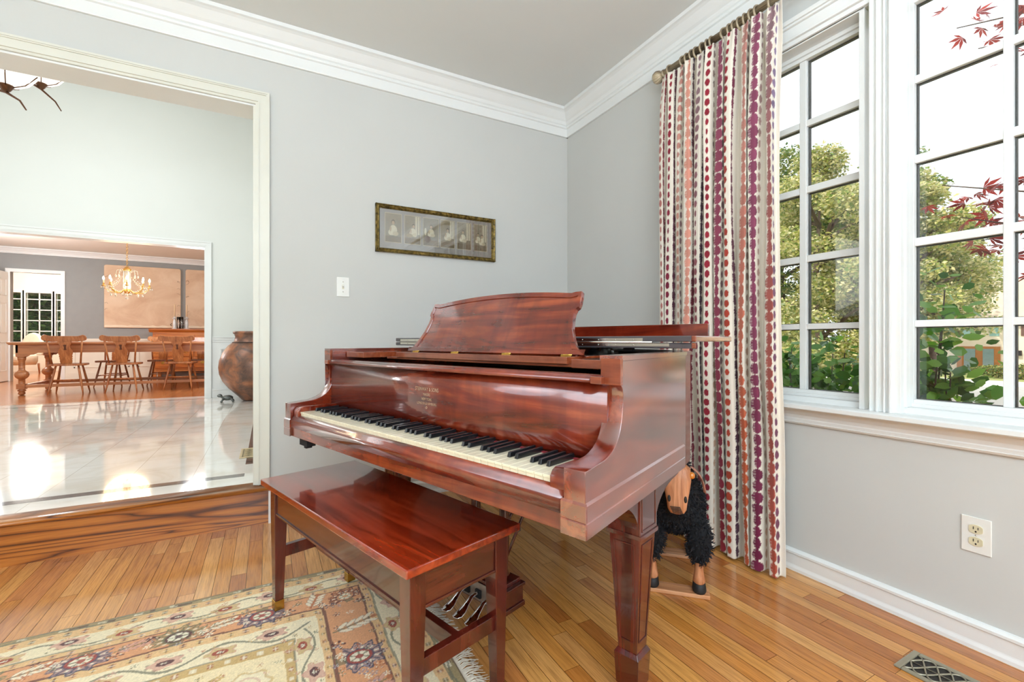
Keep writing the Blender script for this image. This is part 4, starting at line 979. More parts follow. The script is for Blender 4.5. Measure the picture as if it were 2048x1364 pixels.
for k in range(6): photo(k, px[k][0], px[k][1], .065, .25, '94866a' if k != 2 else '8b8068', figs[k], k in (1, 3, 4, 5))
# ================================================================== SWITCH, OUTLET, REGISTERS
sw = thing('light_switch', 'white light switch plate on the grey wall left of the picture', 'light switch', (.394, YW, 1.324))
MB().box(-.036, .036, -.005, 0, -.058, .058).build('switch_plate', M['white_pl'], sw, .002)
MB().box(-.006, .006, -.0062, -.004, -.013, .013).build('switch_collar', M['ivory_pl'], sw)
MB().add([(-.004, -.005, -.009), (.004, -.005, -.009), (.004, -.005, .006), (-.004, -.005, .006), (-.004, -.016, .004), (.004, -.016, .004), (.004, -.014, .010), (-.004, -.014, .010)], [(0, 3, 2, 1), (4, 5, 6, 7), (0, 1, 5, 4), (1, 2, 6, 5), (2, 3, 7, 6), (3, 0, 4, 7)]).build('toggle', M['white_pl'], sw)
for z in (-.03, .03): MB().ball((0, -.005, z), .003, 10, 6).build('screw', M['nickel'], sw)
ol = thing('wall_outlet', 'white wall outlet plate with two ivory sockets low on the window wall', 'outlet', (XW, .58, .368))
MB().box(-.005, 0, -.036, .036, -.058, .058).build('outlet_plate', M['white_pl'], ol, .002)
for z in (-.02, .02):
    pr = [(.0165*max(-1, min(1, 1.25*cos(a))), .0145*sin(a)) for a in [2*pi*k/24 for k in range(24)]]
    s_ = MB().prism([(y, q+z) for y, q in pr], lambda y, q, t: (t, y, q), -.0075, -.004).build('socket', M['ivory_pl'], ol)
    MB().box(-.0078, -.0070, .0045, .0068, z-.001, z+.008).box(-.0078, -.0070, -.0065, -.0045, z-.001, z+.007).prism([(.0025*cos(a), z-.0075+.003*sin(a)) for a in [2*pi*k/10 for k in range(10)]], lambda y, q, t: (t, y, q), -.0078, -.007).build('slot', M['slot'], s_)
MB().ball((-.005, 0, 0), .0025, 10, 6).build('screw', M['nickel'], ol)
def register(name, label, loc, L_, W_, mat, rot=0):
    r = thing(name, label, 'floor vent', loc, rot)
    MB().box(-W_/2+.01, W_/2-.01, .01, L_-.01, .0003, .0012).build('duct_opening', M['slot'], r)
    m = MB(); b = .018
    for x0, x1, y0, y1 in ((-W_/2, W_/2, 0, b), (-W_/2, W_/2, L_-b, L_), (-W_/2, -W_/2+b, b, L_-b), (W_/2-b, W_/2, b, L_-b)): m.box(x0, x1, y0, y1, 0, .006)
    m.build('rim', mat, r, .003)
    g = MB(); hw = W_/2-b; n_ = max(3, int((L_-2*b)/.055)); st = (L_-2*b)/n_
    for ph in (0, pi/2, pi, 3*pi/2):
        pts = [(hw*.97*sin(pi*(k/12)/1.0+ph), b+k/12*st, .0036) for k in range(12*n_+1)]
        g.tube(pts, .0026, 6)
    g.tube([(0, b, .0036), (0, L_-b, .0036)], .0016, 6)
    g.build('grille', mat, r)
    return r
register('floor_register', 'pewter floor register with an interlaced grille in the oak boards by the window wall', (1.762, .365, .0003), .305, .138, M['vent'])
register('floor_register', 'beige floor register set in the marble of the foyer beside the doorway', (-.04, 3.56, ZF+.0005), .30, .27, M['ventcream'])
# ================================================================== SHEEP STOOL
SR = radians(45); sheep = thing('sheep_stool', 'black woolly sheep footstool with a carved wooden face standing behind the piano leg', 'sheep figure', (1.435, 1.285, 0), SR)
# local: x = backward along the body, y = sideways, face looks to -x
M['pine'] = wood('carved_pine', dark=L4('a8623a'), mid=L4('d08a5c'), light=L4('e2a47a'), axis=2, rough=.5, coat=.1, stretch=18, fig=7, fine=120)
M['pine_h'] = wood('pine_board', dark=L4('b06c40'), mid=L4('d39464'), light=L4('e3ae84'), axis=1, rough=.5, coat=.1, stretch=14, fig=6)
ell = [((.17, 0, .315), (.21, .125, .12)), ((.02, 0, .37), (.085, .095, .13)), ((-.02, .0, .47), (.055, .055, .10)), ((.005, 0, .545), (.05, .045, .045))]
for sx_ in (.0, .33):
    for sy_ in (-.088, .088): ell.append(((sx_, sy_, .215), (.048, .045, .095)))
m = MB()
for c_, r in ell: m.ball(c_, 1, 24, 16, r)
wb = m.build('wool_body', plain('black_wool', lin('101014'), .95, var=.2, scale=80), sheep)
rm = wb.modifiers.new('join', 'REMESH'); rm.mode = 'VOXEL'; rm.voxel_size = .009; rm.use_smooth_shade = True
V = []; F = []; cnt = 0
tot = sum(r[0]*r[1]+r[1]*r[2]+r[0]*r[2] for _, r in ell)
for ei, (c_, r) in enumerate(ell):
    nn = int(9500*(r[0]*r[1]+r[1]*r[2]+r[0]*r[2])/tot)
    d = rng.normal(size=(nn, 3)); d /= np.linalg.norm(d, axis=1)[:, None]
    P = d*np.array(r)+np.array(c_); nrm = d/np.array(r); nrm /= np.linalg.norm(nrm, axis=1)[:, None]
    keep = np.ones(nn, bool)
    for ej, (c2, r2) in enumerate(ell):
        if ej != ei: keep &= (((P-np.array(c2))/np.array(r2))**2).sum(1) > .92
    if ei >= 4: keep &= P[:, 2] > .125
    if ei in (2,): keep &= ~((P[:, 0] < -.045) & (P[:, 2] < .53))
    P = P[keep]; nrm = nrm[keep]; k = len(P)
    t = rng.normal(size=(k, 3))*.55; t[:, 2] -= .45; dirn = nrm+t; dirn /= np.linalg.norm(dirn, axis=1)[:, None]
    sd_ = np.cross(dirn, rng.normal(size=(k, 3))); sd_ /= np.linalg.norm(sd_, axis=1)[:, None]; up_ = np.cross(dirn, sd_)
    Ln = rng.uniform(.012, .022, (k, 1)); w = rng.uniform(.0016, .0028, (k, 1))
    curl = up_*Ln*.5
    q0 = P-nrm*.003; q1 = P+dirn*Ln*.5+curl*.2; q2 = P+dirn*Ln*.8+curl; 
    o = len(V) if not isinstance(V, np.ndarray) else len(V)
    blk = np.stack([q0-sd_*w, q0+sd_*w, q1+sd_*w, q1-sd_*w, q1+sd_*w, q1-sd_*w, q2-sd_*w*.3, q2+sd_*w*.3], 1).reshape(-1, 3)
    base = cnt+np.arange(k)[:, None]*8
    F.append(np.concatenate([base+np.array([[0, 1, 2, 3]]), base+np.array([[4, 5, 6, 7]])[:, [1, 0, 3, 2]]], 0)); V.append(blk); cnt += k*8
wt = np_mesh('wool_curls', np.concatenate(V), np.concatenate(F), plain('black_wool_curl', lin('15151b'), .75, var=.3, scale=60), wb, True); wt['kind'] = 'stuff'
# carved face, tilted down
rings = []
for (t, hw_, hd) in ((0, .036, .026), (.012, .050, .032), (.05, .052, .034), (.09, .046, .032), (.13, .038, .030), (.158, .034, .027), (.172, .026, .020), (.178, .010, .008)):
    cx_ = -.075-.028*t/.178; cz_ = .525-t
    ring_ = []
    for k in range(20):
        a = 2*pi*k/20; ca, sa = cos(a), sin(a); e = .55
        ring_.append((cx_+hd*math.copysign(abs(ca)**e, ca), hw_*math.copysign(abs(sa)**e, sa), cz_))
    rings.append(ring_)
face = MB().loft(rings).build('face', M['pine'], sheep)
for s_ in (-1, 1):
    MB().ball((-.092, s_*.052, .492), .0135, 14, 10).build('eye', plain('amber_bead', lin('d07a1c'), .15, coat=1), face)
    MB().ball((-.1225, s_*.029, .408), .0085, 10, 8, (.6, .7, 1.5)).build('nostril', M['slot'], face)
    rr = []
    for t in range(9):
        f = t/8; w = .027*sin(pi*min(1, .22+f*.75))+.002; cx_ = -.03-.015*f; cy_ = s_*(.055+.05*sin(f*1.5)); cz_ = .508-.095*f+.014*sin(f*3)
        rr.append([(cx_+w*cos(a), cy_+s_*.003*cos(a*2)+.004*sin(a), cz_+.004*sin(a)) for a in [2*pi*k/10 for k in range(10)]])
    MB().loft(rr).build('ear', plain('pink_leather', lin('c98e78'), .5, var=.06), sheep)
m = MB()
for k in range(6): m.box(-.1345, -.1295, -.02+.002*k, .016+.002*k, .358+k*.0045, .3592+k*.0045)
m.build('mouth_grooves', M['slot'], face)
for sx_ in (.0, .33):
    for sy_ in (-.088, .088):
        l_ = MB().loft([[(sx_+r*cos(a)*1.0, sy_+r*.8*sin(a), z) for a in [2*pi*k/14 for k in range(14)]] for z, r in ((.045, .027), (.06, .029), (.075, .025), (.10, .020), (.14, .021), (.2, .024))]).build('leg', M['pine'], sheep)
        MB().loft([[(sx_+o_+r*cos(a), sy_+r*.85*sin(a), z) for a in [2*pi*k/14 for k in range(14)]] for z, r, o_ in ((.016, .027, -.008), (.024, .031, -.007), (.04, .029, -.003), (.052, .027, 0))]).build('hoof', plain('black_hoof', lin('1d1b1c'), .6), l_)
    MB().box(sx_-.035, sx_+.03, -.125, .125, 0, .016).build('foot_board', M['pine_h'], sheep, .003)
# ================================================================== FOYER THINGS
n = NT('aged_copper_pot'); n.bsdf(.38, .35, .1, .5)
f = n.noise(n.coord((4, 4, 4)), 1.4, 6, .65, .8); g = n.noise(n.coord((14, 14, 14)), 1, 4, .6)
c = n.ramp(f, [(.3, L4('4e423e')), (.45, L4('7c5a4a')), (.6, L4('a3694a')), (.75, L4('bd8460'))]); n.l(n.mix(.5, c, n.ramp(g, [(.35, (.7, .68, .68, 1)), (.65, (1.1, 1.08, 1.05, 1))]), 'MULTIPLY'), n.b.inputs['Base Color']); n.bump(g, .25, .01)
urn = thing('clay_urn', 'huge round brown clay urn with a flared lip standing in the foyer corner', 'urn', (-.165, 7.05, ZF))
MB().lathe([(.12, .0), (.15, .012), (.165, .03), (.22, .09), (.30, .17), (.37, .27), (.405, .36), (.415, .45), (.405, .54), (.37, .64), (.31, .73), (.255, .775), (.245, .782), (.235, .80), (.225, .85), (.235, .885), (.25, .895), (.252, .92), (.235, .925), (.205, .915), (.2, .86), (.19, .8)], (0, 0, 0), 64).build('pot', n.m, urn)
MB().torus((0, 0, .778), .258, .006, 'Z', 48, 6).build('neck_band', plain('dark_band', lin('4c3a34'), .4), urn)
fg = thing('turtle_figurine', 'small dark metal turtle figurine on the marble beside the urn', 'figurine', (-.47, 6.96, ZF))
mt = plain('pewter_figure', lin('6d716f'), .35, metal=.6, var=.2, scale=40)
MB().ball((0, 0, .055), .065, 16, 10, (1, .8, .55)).build('shell', mt, fg); MB().ball((-.085, 0, .085), .025, 12, 8, (1.2, .8, .9)).tube([(-.05, 0, .06), (-.085, 0, .083)], .014, 8).build('head', mt, fg)
m = MB()
for a, b in ((-1, -1), (-1, 1), (1, -1), (1, 1)): m.tube([(a*.035, b*.03, .05), (a*.06, b*.055, .022), (a*.068, b*.06, .003)], [.014, .012, .01], 8)
m.build('feet', mt, fg)
# foyer chandelier: glowing glass bowls on curling bronze arms
bz = plain('bronze_arm', lin('6b4a36'), .4, metal=.7, var=.1)
ch = thing('foyer_chandelier', 'bronze scroll-arm chandelier with glowing white glass bowls high in the foyer', 'chandelier', (-2.17, 4.457, 3.11))
MB().tube([(0, 0, 1.13), (0, 0, -.5)], .012, 8).lathe([(.06, 1.11), (.07, 1.138)], (0, 0, 0), 24).lathe([(.02, -.12), (.035, -.07), (.03, 0), (.045, .08), (.02, .16)], (0, 0, 0), 16).build('stem', bz, ch)
bowlm = emit('lit_frosted_glass', (1, .93, .82, 1), 1.6)
for k in range(5):
    a = radians(44+72*k); ca, sa = cos(a), sin(a); R_ = .78; dz = -.43 if k in (4, 2) else 0
    Pt = lambda r, z: (r*ca, r*sa, z+dz)
    arm = MB().tube([Pt(0, .1), Pt(.15, .16), Pt(.35, .10), Pt(.55, -.02), Pt(R_, -.085), Pt(R_+.09, -.14), Pt(R_+.13, -.20)], [.008]*5+[.006, .004], 8)
    arm.tube([Pt(.0, .16), Pt(.3, .19), Pt(.5, .14), Pt(R_-.14, .07)], .004, 6); ar = arm.build('arm', bz, ch)
    MB().lathe([(.008, -.09), (.022, -.075), (.036, -.05), (.04, -.04)], Pt(R_, 0), 16).build('cup', bz, ar)
    MB().lathe([(.03, -.045), (.07, -.03), (.11, 0), (.14, .045), (.145, .055), (.135, .05), (.1, .01), (.02, -.035)], Pt(R_, 0), 28).build('glass_bowl', bowlm, ar)
    m = MB()
    for q in range(5):
        b = 2*pi*q/5; m.tube([(R_*ca+.03*cos(b), R_*sa+.03*sin(b), dz-.05), (R_*ca+.09*cos(b), R_*sa+.09*sin(b), dz-.022), (R_*ca+.148*cos(b), R_*sa+.148*sin(b), dz+.05)], .003, 6)
    m.build('wire_cage', bz, ar)
# ================================================================== DINING THINGS
TX0, TX1, TY0, TY1, TZ = -3.31, -.15, 9.15, 10.30, .985
tb = thing('dining_table', 'long honey-brown dining table on turned ball legs with low stretchers', 'table', ((TX0+TX1)/2, (TY0+TY1)/2, ZF))
cxt, cyt = (TX0+TX1)/2, (TY0+TY1)/2; hx, hy = (TX1-TX0)/2, (TY1-TY0)/2; th_ = TZ-ZF
MB().box(-hx, hx, -hy, hy, th_-.03, th_).box(-hx+.012, hx-.012, -hy+.012, hy-.012, th_-.042, th_-.03).build('tabletop', M['table'], tb, .006)
m = MB()
ap_ = [(-hx+.07, th_-.042), (-hx+.07, th_-.21), (-hx+.2, th_-.21), (-hx+.22, th_-.19), (-hx+.26, th_-.185), (-hx+.30, th_-.16), (hx-.30, th_-.16), (hx-.26, th_-.185), (hx-.2, th_-.21), (hx-.07, th_-.21), (hx-.07, th_-.042)]
m.prism(ap_, lambda p, z, t: (p, t, z), -hy+.07, -hy+.095).prism(ap_, lambda p, z, t: (p, t, z), hy-.095, hy-.07).box(-hx+.07, -hx+.095, -hy+.07, hy-.07, th_-.16, th_-.042).box(hx-.095, hx-.07, -hy+.07, hy-.07, th_-.16, th_-.042)
m.build('apron', M['table'], tb)
for sx_ in (-1, 1):
    for sy_ in (-1, 1):
        x, y = sx_*(hx-.12), sy_*(hy-.12)
        MB().lathe([(.02, 0), (.035, .01), (.04, .03), (.03, .05), (.045, .06), (.045, .075), (.03, .085), (.042, .1)], (x, y, 0), 20).box(x-.045, x+.045, y-.045, y+.045, .09, .165).lathe([(.04, .16), (.036, .17), (.036, .235), (.045, .24), (.07, .265), (.078, .30), (.07, .335), (.045, .355), (.034, .37), (.034, .50), (.042, .515), (.045, .53), (.045, .56)], (x, y, 0), 24).box(x-.046, x+.046, y-.046, y+.046, .56, th_-.0425).build('leg', M['table'], tb)
m = MB()
for sy_ in (-1, 1): m.box(-hx+.12, hx-.12, sy_*(hy-.12)-.02, sy_*(hy-.12)+.02, .105, .15)
for sx_ in (-1, 1): m.box(sx_*(hx-.12)-.02, sx_*(hx-.12)+.02, -hy+.12, hy-.12, .105, .15)
m.build('stretcher', M['table'], tb, .003)
def chair():
    r = thing('dining_chair', '', 'chair', (0, 0, 0), 0, 'dining chairs around the table')
    # back at -y, seat height .44
    seat = [(-.235, -.19), (.235, -.19), (.25, -.05), (.24, .16), (.2, .2), (-.2, .2), (-.24, .16), (-.25, -.05)]
    MB().prism(seat, XYZ, .425, .455).build('seat', M['chair'], r, .006)
    def bk(z): return -.165-(z-.455)*.30
    cr = [(-.27, .80), (-.295, .815), (-.30, .845), (-.285, .875), (-.25, .888), (-.215, .878), (-.18, .868), (.18, .868), (.215, .878), (.25, .888), (.285, .875), (.30, .845), (.295, .815), (.27, .80), (.2, .795), (.17, .785), (-.17, .785), (-.2, .795)]
    MB().prism([(x, z) for x, z in cr], lambda x, z, t: (x, bk(z)+t, z), -.011, .011).build('crest_rail', M['chair'], r, .004)
    hp = [(.075, .455), (.085, .50), (.078, .515), (.09, .53), (.08, .545), (.092, .56), (.085, .58), (.098, .615), (.095, .65), (.07, .69), (.062, .72), (.085, .755), (.10, .80)]
    MB().prism(hp+[(-x, z) for x, z in hp[::-1]], lambda x, z, t: (x, bk(z)+t, z), -.007, .007).build('splat', M['chair'], r, .002)
    MB().prism([(-.02, .66), (.02, .66), (.014, .70), (.022, .74), (-.022, .74), (-.014, .70)], lambda x, z, t: (x, bk(z)+t, z), -.0085, .0085).build('splat_cutout', plain('dark_cutout', lin('5d3320'), .6), r)
    for s_ in (-1, 1):
        MB().tube([(s_*.19, bk(.455), .45), (s_*.235, bk(.82), .83)], [.015, .013], 8).build('stile', M['chair'], r)
    lp = {}
    for sx_ in (-1, 1):
        for sy_ in (-1, 1):
            a = Vector((sx_*.15, sy_*.12, .43)); b = Vector((sx_*.235, sy_*.215, .0))
            P_ = lambda f: a+(b-a)*f
            MB().tube([P_(0), P_(.2), P_(.55), P_(.85), P_(1)], [.014, .017, .019, .014, .010], 8).build('leg', M['chair'], r); lp[sx_, sy_] = P_(.55)
    m = MB(); m.tube([lp[-1, -1], lp[-1, 1]], .009, 8).tube([lp[1, -1], lp[1, 1]], .009, 8).tube([lp[-1, -1]+Vector((0, .01, .02)), lp[1, -1]+Vector((0, .01, .02))], .009, 8).tube([(lp[-1, -1]+lp[-1, 1])/2, (lp[1, -1]+lp[1, 1])/2], .009, 8)
    m.build('chair_stretcher', M['chair'], r); return r
c0 = chair(); c0['label'] = 'left of the three dining chairs on the near side of the long table'
c0.location = (-2.66, 9.24, ZF); c0.rotation_euler = (0, 0, .06); c0.scale = (.82, .9, 1)
dup(c0, (-2.0, 9.22, ZF), -.02, 'middle of the three dining chairs on the near side of the long table')
dup(c0, (-1.27, 9.22, ZF), -.12, 'right of the three dining chairs on the near side of the long table')
dup(c0, (-2.42, 10.38, ZF), pi-.1, 'left of the three dining chairs on the far side of the long table')
dup(c0, (-1.72, 10.38, ZF), pi+.05, 'middle of the three dining chairs on the far side of the long table')
dup(c0, (-1.12, 10.38, ZF), pi+.12, 'right of the three dining chairs on the far side of the long table')
# sideboard
sb = thing('sideboard', 'tall honey-coloured sideboard with brass drawer pulls against the dining room wall', 'sideboard', (-1.0, 12.28, ZF))
SX0, SX1 = -1.15, 1.0; z = .0
MB().box(SX0, SX1, -.28, .29, .18, 1.0).box(SX0+.02, SX1-.02, -.27, .28, .14, .18).build('body', M['oak_cab'], sb, .004)
MB().prism([(-.28, .98), (-.31, 1.01), (-.33, 1.03), (-.33, 1.058), (.29, 1.058), (.29, .98)], lambda y, z, t: (t, y, z), SX0-.06, SX1+.06).build('top', M['oak_cab'], sb)
for k in range(3):
    for r_ in range(3):
        x0 = SX0+.05+k*.69; z0 = .21+r_*.25
        d_ = MB().box(x0, x0+.66, -.296, -.28, z0, z0+.225).build('drawer', M['oak_cab'], sb, .004)
        m = MB()
        for q in (.14, .52): m.prism([(x0+q+.045*cos(a), z0+.12+.022*sin(a)+.008*abs(cos(a*2))) for a in [2*pi*i/16 for i in range(16)]], lambda x, z, t: (x, t, z), -.299, -.296).tube([(x0+q-.035, -.30, z0+.12), (x0+q-.03, -.315, z0+.095), (x0+q, -.318, z0+.088), (x0+q+.03, -.315, z0+.095), (x0+q+.035, -.30, z0+.12)], .004, 6)
        m.build('drawer_pull', M['brass'], d_)
for x in (SX0+.03, SX1-.03): 
    for y in (-.25, .25): MB().box(x-.03, x+.03, y-.03, y+.03, 0, .18).build('leg', M['oak_cab'], sb)
STZ = ZF+1.0581
cnd = plain('cream_wax', lin('e8c8a0'), .5, var=.03)
def candlestick(x, lab):
    c = thing('candlestick', lab, 'candlestick', (x, 12.18, STZ), 0, 'candlesticks on the sideboard')
    MB().lathe([(.05, 0), (.052, .012), (.03, .02), (.028, .05), (.036, .1), (.03, .17), (.018, .2), (.02, .215), (.045, .225), (.045, .235), (.018, .245), (.02, .27)], (0, 0, 0), 20).build('holder', plain('pewter_candlestick', lin('dcdcda'), .3, metal=.15), c)
    MB().lathe([(.014, .262), (.012, .53), (.004, .536)], (0, 0, 0), 12).build('candle', cnd, c)
    MB().tube([(-.05, 0, .06), (-.075, 0, .09), (-.05, 0, .12)], .006, 6).build('handle', M['black'], c); return c
candlestick(-1.80, 'candlestick with tall cream candle on the sideboard, left of the glass vases')
candlestick(-1.585, 'candlestick with tall cream candle on the sideboard, right of the glass vases')
gv = plain('clear_glass', (.9, .93, .95), .05, var=.0); gvm = pane_mat('vase_glass', (.97, .98, .99, 1), .06)
for k, x in enumerate((-1.725, -1.665)):
    v_ = MB().lathe([(.026, 0), (.03, .01), (.028, .12), (.031, .26), (.028, .262), (.024, .12), (.022, .012)], (0, 0, 0), 20).build('glass_vase', gvm)
    v_.location = (x, 12.12, STZ+.001); tag(v_, ['left', 'right'][k]+' of the two clear glass cylinder vases between the candlesticks', 'vase', 'glass vases on the sideboard')
# two large canvases
n = NT('aged_canvas'); n.bsdf(.85, 0, 0, .3); f = n.noise(n.coord((1.2, 1, 1.6)), 1.5, 5, .6, .5)
n.l(n.ramp(f, [(.3, L4('cfaa8e')), (.5, L4('dec0a2')), (.7, L4('e8cfb4'))]), n.b.inputs['Base Color']); M['canvas'] = n.m
def canvas(x0, x1, lab):
    c = thing('wall_canvas', lab, 'painting', ((x0+x1)/2, DYB, 1.285), 0, 'canvases on the dining room wall'); w = (x1-x0)/2
    pl = []
    for cx_, cz_, a0 in ((w-.04, 1.30, 0), (-w+.04, 1.30, 90), (-w, 0, None), (w, 0, None)):
        if a0 is None: pl.append((cx_, cz_))
        else: pl += [(cx_+.04*cos(radians(a0+k*22.5)), cz_+.04*sin(radians(a0+k*22.5))) for k in range(5)]
    MB().prism(pl, lambda x, z, t: (x, t, z), -.045, -.001).build('canvas', M['canvas'], c, .004)
    b = [(-w+.01, .015)]+[(-w+.01+(2*w-.02)*k/24, .055+.012*random.uniform(-1, 1)) for k in range(25)]+[(w-.01, .015)]
    MB().prism(b, lambda x, z, t: (x, t, z), -.0475, -.045).build('torn_border', plain('cream_border', lin('ead9c0'), .8), c)
    m = MB()
    for k in range(9):
        sx_ = random.choice((-1, 1)); z_ = random.uniform(.2, 1.2); x_ = sx_*(w-.01); m.tube([(x_, -.0458, z_), (x_-sx_*.03, -.0458, z_+.02), (x_-sx_*.055, -.0458, z_+random.uniform(-.02, .06))], .0025, 5)
    m.build('crack_lines', plain('crack_brown', lin('8a6a58'), .8), c)
canvas(-3.07, -1.745, 'left pinkish-beige aged canvas with a torn pale lower edge behind the chandelier')
canvas(-1.655, -.33, 'right pinkish-beige aged canvas above the sideboard, cut off by the door casing')
# crystal chandelier
cc = thing('crystal_chandelier', 'gold crystal chandelier with lit candle bulbs hanging over the dining table', 'chandelier', (-2.06, 9.62, 1.80))
gd = plain('gilt_metal', lin('d6a95a'), .25, metal=.8); cr_ = NT('crystal'); cr_.bsdf(.03, 0, 0, .8, color=(1, .93, .8, 1), trans=.6); cr_ = cr_.m
m = MB()
for k in range(19): m.torus((0, 0, .44+k*.032), .014, .003, 'X' if k % 2 else 'Y', 12, 6)
m.build('chain', gd, cc)
MB().lathe([(.01, 1.04), (.06, 1.045), (.065, 1.06)], (0, 0, 0), 20).lathe([(.02, -.02), (.05, .0), (.06, .03), (.03, .06)], (0, 0, 0), 20).lathe([(.055, .36), (.06, .365), (.06, .385), (.05, .39), (.02, .43)], (0, 0, 0), 20).build('canopy', gd, cc)
MB().lathe([(.05, .06), (.052, .2), (.048, .33), (.055, .36)], (0, 0, 0), 16).build('crystal_column', cr_, cc)
bulb = emit('candle_bulb', (1, .74, .42, 1), 45)
for k in range(8):
    a = 2*pi*k/8+.2; ca, sa = cos(a), sin(a); Pt = lambda r, z: (r*ca, r*sa, z)
    ar = MB().tube([Pt(.05, .04), Pt(.12, -.01), Pt(.2, .0), Pt(.27, .05), Pt(.29, .09)], .006, 6).lathe([(.01, .085), (.035, .10), (.012, .11), (.012, .14)], Pt(.29, 0), 12).build('arm', gd, cc)
    MB().lathe([(.009, .14), (.009, .19)], Pt(.29, 0), 10).build('candle_sleeve', cnd, ar)
    MB().lathe([(.004, .19), (.014, .205), (.014, .22), (.003, .25)], Pt(.29, 0), 10).build('bulb', bulb, ar)
    m = MB()
    for q in range(5):
        b = 2*pi*q/5; px_, py_ = .29*ca+.036*cos(b), .29*sa+.036*sin(b); m.ball((px_, py_, .07), .008, 6, 4, (1, 1, 1.8)).tube([(px_, py_, .1), (px_, py_, .08)], .0015, 4)
    m.torus(Pt(.29, .1), .036, .0018, 'Z', 16, 5); m.tube([Pt(.254, .1), Pt(.2, .0), Pt(.2, -.06)], .0015, 4).ball(Pt(.2, -.045), .014, 8, 6, (1, 1, 1.5)); m.build('crystal_drops', cr_, ar)
    m2 = MB().tube([Pt(.05, .33), Pt(.09, .38), Pt(.13, .36), Pt(.14, .30)], .005, 6).ball(Pt(.14, .27), .013, 8, 6, (1, 1, 1.9)); m2.build('crystal_arm', cr_, cc)
m = MB()
for k in range(8):
    a0, a1 = 2*pi*k/8+.2, 2*pi*(k+1)/8+.2
    for q in range(1, 8):
        f = q/8; a = a0+(a1-a0)*f; rr2 = .27-.03*sin(pi*f); m.ball((rr2*cos(a), rr2*sin(a), .07-.07*sin(pi*f)), .008, 6, 4)
        a = a0; rr2 = .06+.2*f; m.ball((rr2*cos(a), rr2*sin(a), .30-.34*f+.14*f*f), .007, 6, 4)
o = m.build('bead_strings', cr_, cc); o['kind'] = 'stuff'
m = MB()
for k in range(14):
    a = 2*pi*k/14; m.ball((.055*cos(a), .055*sin(a), -.03), .009, 6, 4, (1, 1, 2.2)); m.ball((.1*cos(a), .1*sin(a), .0), .008, 6, 4, (1, 1, 2))
m.ball((0, 0, -.09), .022, 12, 8, (1, 1, 1.2)); m.build('lower_drops', cr_, cc)
lamp('chandelier_glow', 'POINT', (-2.06, 9.62, 1.92), 18, (1, .74, .45), .3)
# breakfast room: armchair and small table seen through the door
kc = thing('armchair', 'pale upholstered armchair with a rounded back in the room beyond the dining room', 'armchair', (-5.25, 15.2, ZF), -.5)
fab = plain('pale_linen', lin('d8cbb8'), .9, var=.04)
MB().loft([[(.30*cos(a)*s1, .28*sin(a)*s1+.0, z) for a in [2*pi*k/20 for k in range(20)]] for z, s1 in ((.22, .9), (.3, 1), (.42, 1.02), (.47, .9))]).build('seat', fab, kc)
bkp = [(.30*cos(pi*k/12), .45+.55*sin(pi*k/12)) for k in range(13)]
MB().prism(bkp, lambda x, z, t: (x, .24+t+.1*(z-.45), z), -.04, .05, True).build('backrest', fab, kc, .02)
for x in (-.2, .2):
    for y in (-.2, .22): MB().tube([(x, y, .25), (x*1.05, y*1.05, 0)], [.022, .014], 8).build('leg', M['chair'], kc)
kt = thing('breakfast_table', 'pale round pedestal breakfast table in the room beyond the dining room', 'table', (-4.35, 15.3, ZF))
MB().lathe([(.5, .72), (.52, .735), (.5, .75)], (0, 0, 0), 40).build('tabletop', M['trim'], kt); MB().lathe([(.22, 0), (.2, .04), (.05, .08), (.06, .3), (.09, .4), (.05, .55), (.12, .72)], (0, 0, 0), 24).build('pedestal', M['trim'], kt)
# ================================================================== OUTDOORS
def leaves(P, size, aspect=.55, n_out=6, droop=.2, r=rng, horiz=.5):
    """oval leaves as n-gons at points P"""
    k = len(P); d = r.normal(size=(k, 3)); d[:, 2] = d[:, 2]*.5-droop; d /= np.linalg.norm(d, axis=1)[:, None]
    nn = r.normal(size=(k, 3)); nn[:, 2] += horiz*2; sd_ = np.cross(d, nn); sd_ /= np.linalg.norm(sd_, axis=1)[:, None]
    L_ = (size*r.uniform(.65, 1.25, k))[:, None]
    if n_out == 4: prof_ = [(0, 0), (.45, .5), (1, 0), (.45, -.5)]
    else: prof_ = [(0, 0), (.25, .42), (.6, .45), (1, 0), (.6, -.45), (.25, -.42)]
    V = np.stack([P+d*L_*a+sd_*L_*aspect*b for a, b in prof_], 1).reshape(-1, 3); F = np.arange(k*len(prof_)).reshape(k, len(prof_))
    return V, F
def leaf_mat(name, cols, rough=.5, trans=.35):
    n = NT(name); b = n.bsdf(rough, 0, 0, .4)
    g = n.n('ShaderNodeNewGeometry'); f = n.ramp(g.outputs['Random Per Island'], [(i/(len(cols)-1), L4(c)) for i, c in enumerate(cols)])
    n.l(f, b.inputs['Base Color']); t = n.n('ShaderNodeBsdfTranslucent'); n.l(f, t.inputs[0]); x = n.n('ShaderNodeMixShader'); x.inputs[0].default_value = trans
    n.l(b.outputs[0], x.inputs[1]); n.l(t.outputs[0], x.inputs[2]); n.l(x.outputs[0], n.out.inputs[0]); return n.m
bark = plain('bark', lin('5d4c40'), .9, var=.3, scale=6, bump=.3)
